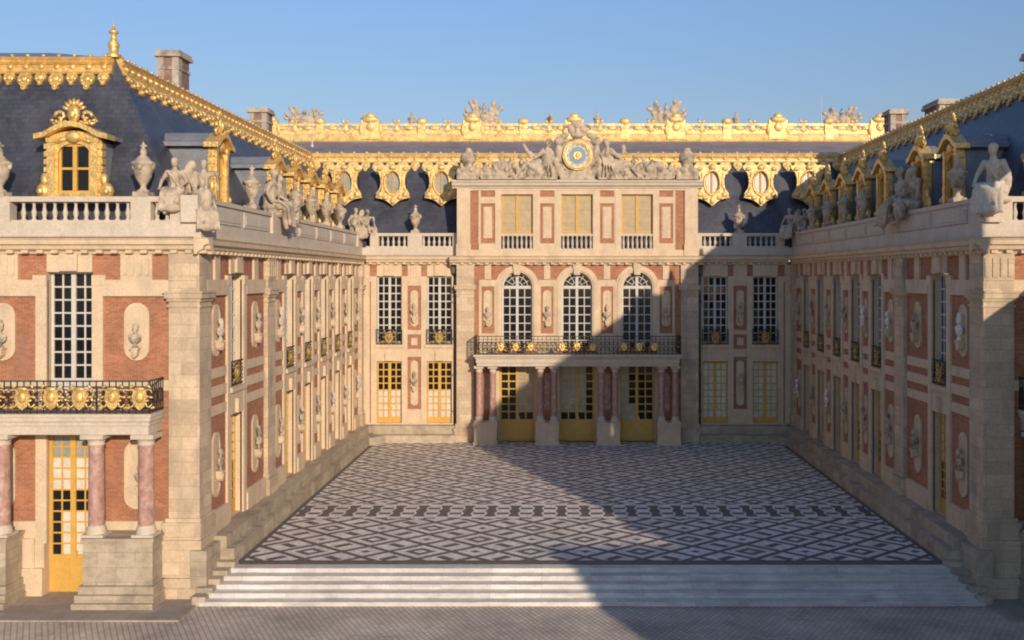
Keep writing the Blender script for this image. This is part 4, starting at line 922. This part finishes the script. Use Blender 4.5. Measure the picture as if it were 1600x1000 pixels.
for s in (-1, 1):
    if gl is None:
        gl = g = MB(); g.box(-.75, .75, -.4, .4, 0, .3); g.box(-.6, .6, -.35, .35, .3, .75)
        for q in (-1, 1): g.ell((q * .6, -.2, .45), (.22, .2, .4), 8); g.ell((q * .3, -.35, .7), (.25, .14, .2), 8)
        g.lathe([(.4, .75), (.3, .95), (.36, 1.0)], n=10); g.ell((0, 0, 1.5), (.55, .5, .56), 14); g.ell((0, -.1, 2.05), (.28, .25, .14), 8); g.tube([(.56 * math.cos(t * .4), .52 * math.sin(t * .4), 1.5 + .2 * math.cos(t * .4)) for t in range(16)], .06, 5, 0, True)
        gl = fuse(g, 'stone_globe', 'statue', .05, 1); o = gl
    else: o = dup(gl)
    o.location = (s * 7.45, 69.8, T); tag(o, 'carved stone globe on the %s end of the pavilion attic' % ('left' if s < 0 else 'right'), 'globe ornament', 'globes on the pavilion attic')
# ------------------------------------------------------------------ parapet statues and urns
sg1 = fuse(seated_group(False, 1.3), 'statue', 'statue', .03, 1); sg2 = fuse(seated_group(True, 1.22), 'statue_group', 'statue', .03, 1)
pale1 = sg1.data.copy(); pale1.materials.clear(); pale1.materials.append(M['pale'])
sg1.data = pale1
sg1.location = (15.4, 39.2, 14.35); sg1.rotation_euler = (0, 0, R(-38)); sg1.scale = (1.06, 1.06, 1.1); tag(sg1, 'pale seated stone figure on the sunlit front corner of the right wing', 'statue', 'seated figures on the parapets')
def st2(o, x, y, z, rz, l, sx=1, sc=1):
    o = dup(o) if 'label' in o else o; o.location = (x, y, z); o.rotation_euler = (0, 0, R(rz)); o.scale = (sx * sc, sc, sc); tag(o, l, 'statue', 'seated figures on the parapets'); return o
st2(sg2, -16.05, 39.5, 14.3, 10, 'pair of seated stone figures on the front corner of the left wing', 1, .9)
st2(sg2, -15.15, 49.9, 14.45, 90, 'pair of seated stone figures midway along the sunlit left parapet', 1, 1.2)
st2(sg2, 15.15, 49.1, 14.45, -90, 'pair of seated stone figures midway along the shaded right parapet', 1, 1.2)
st2(sg2, -15.2, 70.2, 14.45, 45, 'pair of stone figures in the rear left corner of the court parapet', 1, .9)
st2(sg2, 14.6, 70.5, 14.45, -35, 'pair of dark stone figures in the rear right corner of the court parapet', 1, .9)
sg3 = st2(sg1, -14.9, 39.2, 13.55, 40, 'lower seated stone figure leaning out from the left wing front corner', -1, .8); sg3.data = sg2.data if False else sg1.data.copy(); sg3.data.materials.clear(); sg3.data.materials.append(M['statue'])
put_urn(-17.16, 39.25, 14.3, 'tall pale urn on the front balustrade right of the gilded front dormer', 1.0)
put_urn(17.05, 39.25, 14.3, 'unseen urn added on the right wing front to shade the clock pavilion', 1.25)  # added outside the view to block sun on the pavilion facade
put_urn(-22.65, 39.25, 14.3, 'pale urn cut by the left edge of the photo on the front balustrade', 1.0)
ud = ['first', 'second', 'third', 'fourth', 'fifth']
for k, y in enumerate((46.4, 53.9, 57.5, 61.2, 64.9)):
    put_urn(-15.15, y, 14.3, 'stone urn, %s from the front corner along the sunlit left parapet' % ud[k], .95)
for k, y in enumerate((42.1, 55.2, 58.8, 62.5, 66.2)):
    put_urn(15.15, y, 14.3, 'stone urn, %s from the front corner along the shaded right parapet' % ud[k], .95)
# ------------------------------------------------------------------ ground, court and steps
g = MB(); g.quad((-900, -500, GZ), (900, -500, GZ), (900, 1500, GZ), (-900, 1500, GZ)); struct(obj('ground', g, 'cobble'))
g = MB(); g.box(-13.95, 13.95, 40.05, 71, GZ + .02, 0); struct(obj('courtyard_ground', g, 'court'))
g = MB(); L = [(40.05, 0)]
for k in range(5):
    y0 = 40.05 - .48 * k; x = 13.98 + .12 * k
    g.box(-x, x, y0 - .48, y0 + .3, GZ + .01 + .001 * k, -.003 - .18 * k - (.02 if k == 0 else 0))
    g.box(-x, x, y0 - .51, y0 - .46, -.05 - .18 * k - (.02 if k == 0 else 0), -.001 - .18 * k - (.02 if k == 0 else 0))
o = obj('marble_steps', g, 'stepm'); tag(o, 'broad flight of five white marble steps before the chequered court', 'steps')
for s in (-1, 1):
    g = MB(); a0, a1 = sorted((s * 14.6, s * 32)); g.box(a0, a1, 36.0, 39.2, GZ, GZ + .06); struct(obj('pavement', g, 'kerb'))
# ------------------------------------------------------------------ unseen royal court wing out to the right, inferred and shaped to shade the court
rc = empty('palace_wing', 'outer palace wing unseen on the right, raised to shade the chequered court', 'palace wing', (26, 15, GZ))
q = Fr((20, 0, 0), (0, 1, 0), (-1, 0, 0))
w = MB(q); wall(w, 4, 39, GZ, 12.4, [(y - .85, y + .85, z0, z1) for y in (6, 10.5, 15, 19.5, 24, 28.5, 33, 36.5) for z0, z1 in ((1.2, 5.3), (6.8, 11.2))], 0.4)
w.quad((4, 0, GZ), (4, -12, GZ), (4, -12, 13), (4, 0, 13)); w.quad((4, -12, GZ), (39, -12, GZ), (39, -12, 13), (4, -12, 13))
obj('brick_wall', w, 'brick trim', rc)
sd = MB(q)
for y in (6, 10.5, 15, 19.5, 24, 28.5, 33, 36.5):
    for s in (-1, 1): a0, a1 = sorted((y + s * .85, y + s * 1.25)); sd.box(a0, a1, -.05, .1, GZ, 12.1)
    sd.box(y - .85, y + .85, -.05, .08, 5.3, 6.8); sd.box(y - .85, y + .85, -.05, .08, 11.2, 12.1)
sd.extr(CORN, 4, 39.2); sd.box(4, 39, -.6, .1, 12.7, 13.2); obj('stone_dressing', sd, 'trim', rc)
for y in (6, 10.5, 15, 19.5, 24, 28.5, 33, 36.5):
    place('wp', window_plain, q, y, -.3, 6.55, rc); place('rdr', door_maker(1.8, 4.28, 8, .3, pane_l2, 'cream'), q, y, -.3, 1.1, rc)
rr = MB(q); rr.quad((26.3, -.3, 13.0), (39, -.3, 13.0), (39, -12, 13.0), (26.3, -12, 13.0)); rr.quad((4, -6, 13.0), (26.3, -.3, 13.0), (26.3, -12, 13.0), (4, -12, 13.0)); obj('roof', rr, 'lead', rc)
tw = MB(q); loop = [(4, -.05), (26.2, -.05), (12.1, -5.95), (4, -5.95)]
tw.add([(a, d, 12.9) for a, d in loop] + [(a, d, 20.3) for a, d in loop], [(0, 1, 5, 4), (1, 2, 6, 5), (2, 3, 7, 6), (3, 0, 4, 7), (4, 5, 6, 7)]); obj('attic_shade_block', tw, 'brick', rc)  # unseen added block, oblique end follows the sun so the corner stays lit
tc = MB(q); lo2 = [(3.9, .1), (26.35, .1), (12.1, -6.1), (3.9, -6.1)]
tc.add([(a, d, 20.3) for a, d in lo2] + [(a, d, 20.75) for a, d in lo2], [(0, 1, 2, 3), (0, 1, 5, 4), (1, 2, 6, 5), (2, 3, 7, 6), (3, 0, 4, 7), (4, 5, 6, 7)]); obj('attic_cornice', tc, 'trim', rc)  # tops the unseen block that draws the diagonal shadow
for y in (6, 10.5, 15, 19.5, 24): place('bw', blindw, q, y, .02, 15.2, rc)
tt = MB(); lp = [(17.85, 36.5), (20.2, 36.5), (20.2, 34.5), (18.7, 34.5)]
tt.add([(x, y, GZ) for x, y in lp] + [(x, y, 19.6) for x, y in lp], [(0, 1, 5, 4), (1, 2, 6, 5), (2, 3, 7, 6), (3, 0, 4, 7), (4, 5, 6, 7)]); obj('shade_tower', tt, 'brick', rc)  # unseen tower added to shade the third arched window
tt = MB(); lp = [(17.75, 36.6), (20.2, 36.6), (20.2, 34.4), (18.65, 34.4)]
tt.add([(x, y, 19.6) for x, y in lp] + [(x, y, 20.0) for x, y in lp], [(0, 1, 2, 3), (0, 1, 5, 4), (1, 2, 6, 5), (2, 3, 7, 6), (3, 0, 4, 7), (4, 5, 6, 7)]); obj('shade_tower_cap', tt, 'trim', rc)  # cap of the added shading tower
tt = MB(q); tt.box(25.5, 34.45, -.75, -.1, 18.7, 20.25); tt.box(25.5, 34.4, -.85, .0, 20.25, 20.72); obj('shade_beam', tt, 'trim', rc)  # unseen beam added to close a lit gap in the diagonal shadow
ro = empty('shadow_pavilion', 'unseen outer block on the right, roof sloped to shape the court shadow', 'pavilion', (26, -3, GZ))  # unseen mass shaped to cast the front shadow edge on the court
w = MB(q); wall(w, -9.6, 3.9, GZ, 11.5, [(y - .85, y + .85, z0, z1) for y in (-6.5, -2) for z0, z1 in ((1.2, 5.3), (6.8, 11.2))], .4); w.quad((-9.6, 0, GZ), (-9.6, -12, GZ), (-9.6, -12, 15.6), (-9.6, 0, 15.6)); w.quad((-9.6, 0, 11.5), (3.9, 0, 11.5), (-9.6, 0, 15.6))
obj('brick_wall', w, 'brick trim', ro)
for y in (-6.5, -2): place('wp', window_plain, q, y, -.3, 6.55, ro); place('rdr', door_maker(1.8, 4.28, 8, .3, pane_l2, 'cream'), q, y, -.3, 1.1, ro)
rr = MB(q); rr.add([(-9.8, .15, 15.72), (3.95, .15, 11.7), (3.95, -12, 11.7), (-9.8, -12, 15.72), (-9.8, .15, 15.55), (3.95, .15, 11.55), (3.95, -12, 11.55), (-9.8, -12, 15.55)], [(0, 1, 2, 3), (4, 5, 6, 7), (0, 1, 5, 4), (1, 2, 6, 5), (2, 3, 7, 6), (3, 0, 4, 7)]); obj('roof', rr, 'slate', ro)
# ------------------------------------------------------------------ sky, sun, camera
SUN = Vector((-.42, 1, -.30)).normalized()
el = math.asin(-SUN.z); rot = math.atan2(-SUN.x, -SUN.y)
wd = bpy.data.worlds.new('World'); SC.world = wd; wd.use_nodes = True
nt = wd.node_tree; bg = nt.nodes['Background']
sk = nt.nodes.new('ShaderNodeTexSky'); sk.sky_type = 'NISHITA'; sk.sun_disc = False; sk.sun_elevation = el; sk.sun_rotation = rot
sk.altitude = 150; sk.air_density = 1.0; sk.dust_density = .3; sk.ozone_density = 3.0
hs = nd(nt, 'ShaderNodeHueSaturation', Color=sk.outputs[0], Saturation=1.0, Hue=.507)
dz = nd(nt, 'ShaderNodeSeparateXYZ', Vector=nt.nodes.new('ShaderNodeTexCoord').outputs['Generated']).outputs[2]
rp = nd(nt, 'ShaderNodeValToRGB', Fac=dz); el_ = rp.color_ramp.elements      # clear morning air: pale low down, deep blue overhead
for e, (p, c) in zip((el_[0], el_[1], el_.new(.27), el_.new(.55)), ((.15, (.66, .60, .57)), (1.0, (.74, .92, 1.0)), (.27, (.78, .78, .79)), (.55, (.74, .90, 1.0)))): e.position = p; e.color = c4(c)
mg = nd(nt, 'ShaderNodeMix', _data_type='RGBA', _blend_type='MULTIPLY', Factor=1.0, i6=hs.outputs[0], i7=rp.outputs[0])
nt.links.new(mg.outputs[2], bg.inputs[0]); bg.inputs[1].default_value = .15
sun = bpy.data.objects.new('sun', bpy.data.lights.new('sun', 'SUN')); COL.objects.link(sun)
sun.data.energy = 3.5; sun.data.angle = R(.5); sun.data.color = (1, .83, .645)
sun.rotation_euler = SUN.to_track_quat('-Z', 'Y').to_euler(); sun.location = (10, -20, 40)
cam = bpy.data.objects.new('camera', bpy.data.cameras.new('camera')); COL.objects.link(cam); SC.camera = cam
cam.location = (-1.19, 0, 11.2); cam.rotation_euler = (R(90), 0, 0)
cam.data.sensor_width = 36; cam.data.lens = 36; cam.data.shift_x = -75 / 1600; cam.data.shift_y = -66 / 1600
cam.data.clip_start = .5; cam.data.clip_end = 5000
SC.cycles.pixel_filter_type = 'BLACKMAN_HARRIS'; SC.cycles.filter_width = 2.0
SC.view_settings.view_transform = 'Standard'; SC.view_settings.look = 'None'; SC.view_settings.exposure = .26; SC.view_settings.gamma = 1
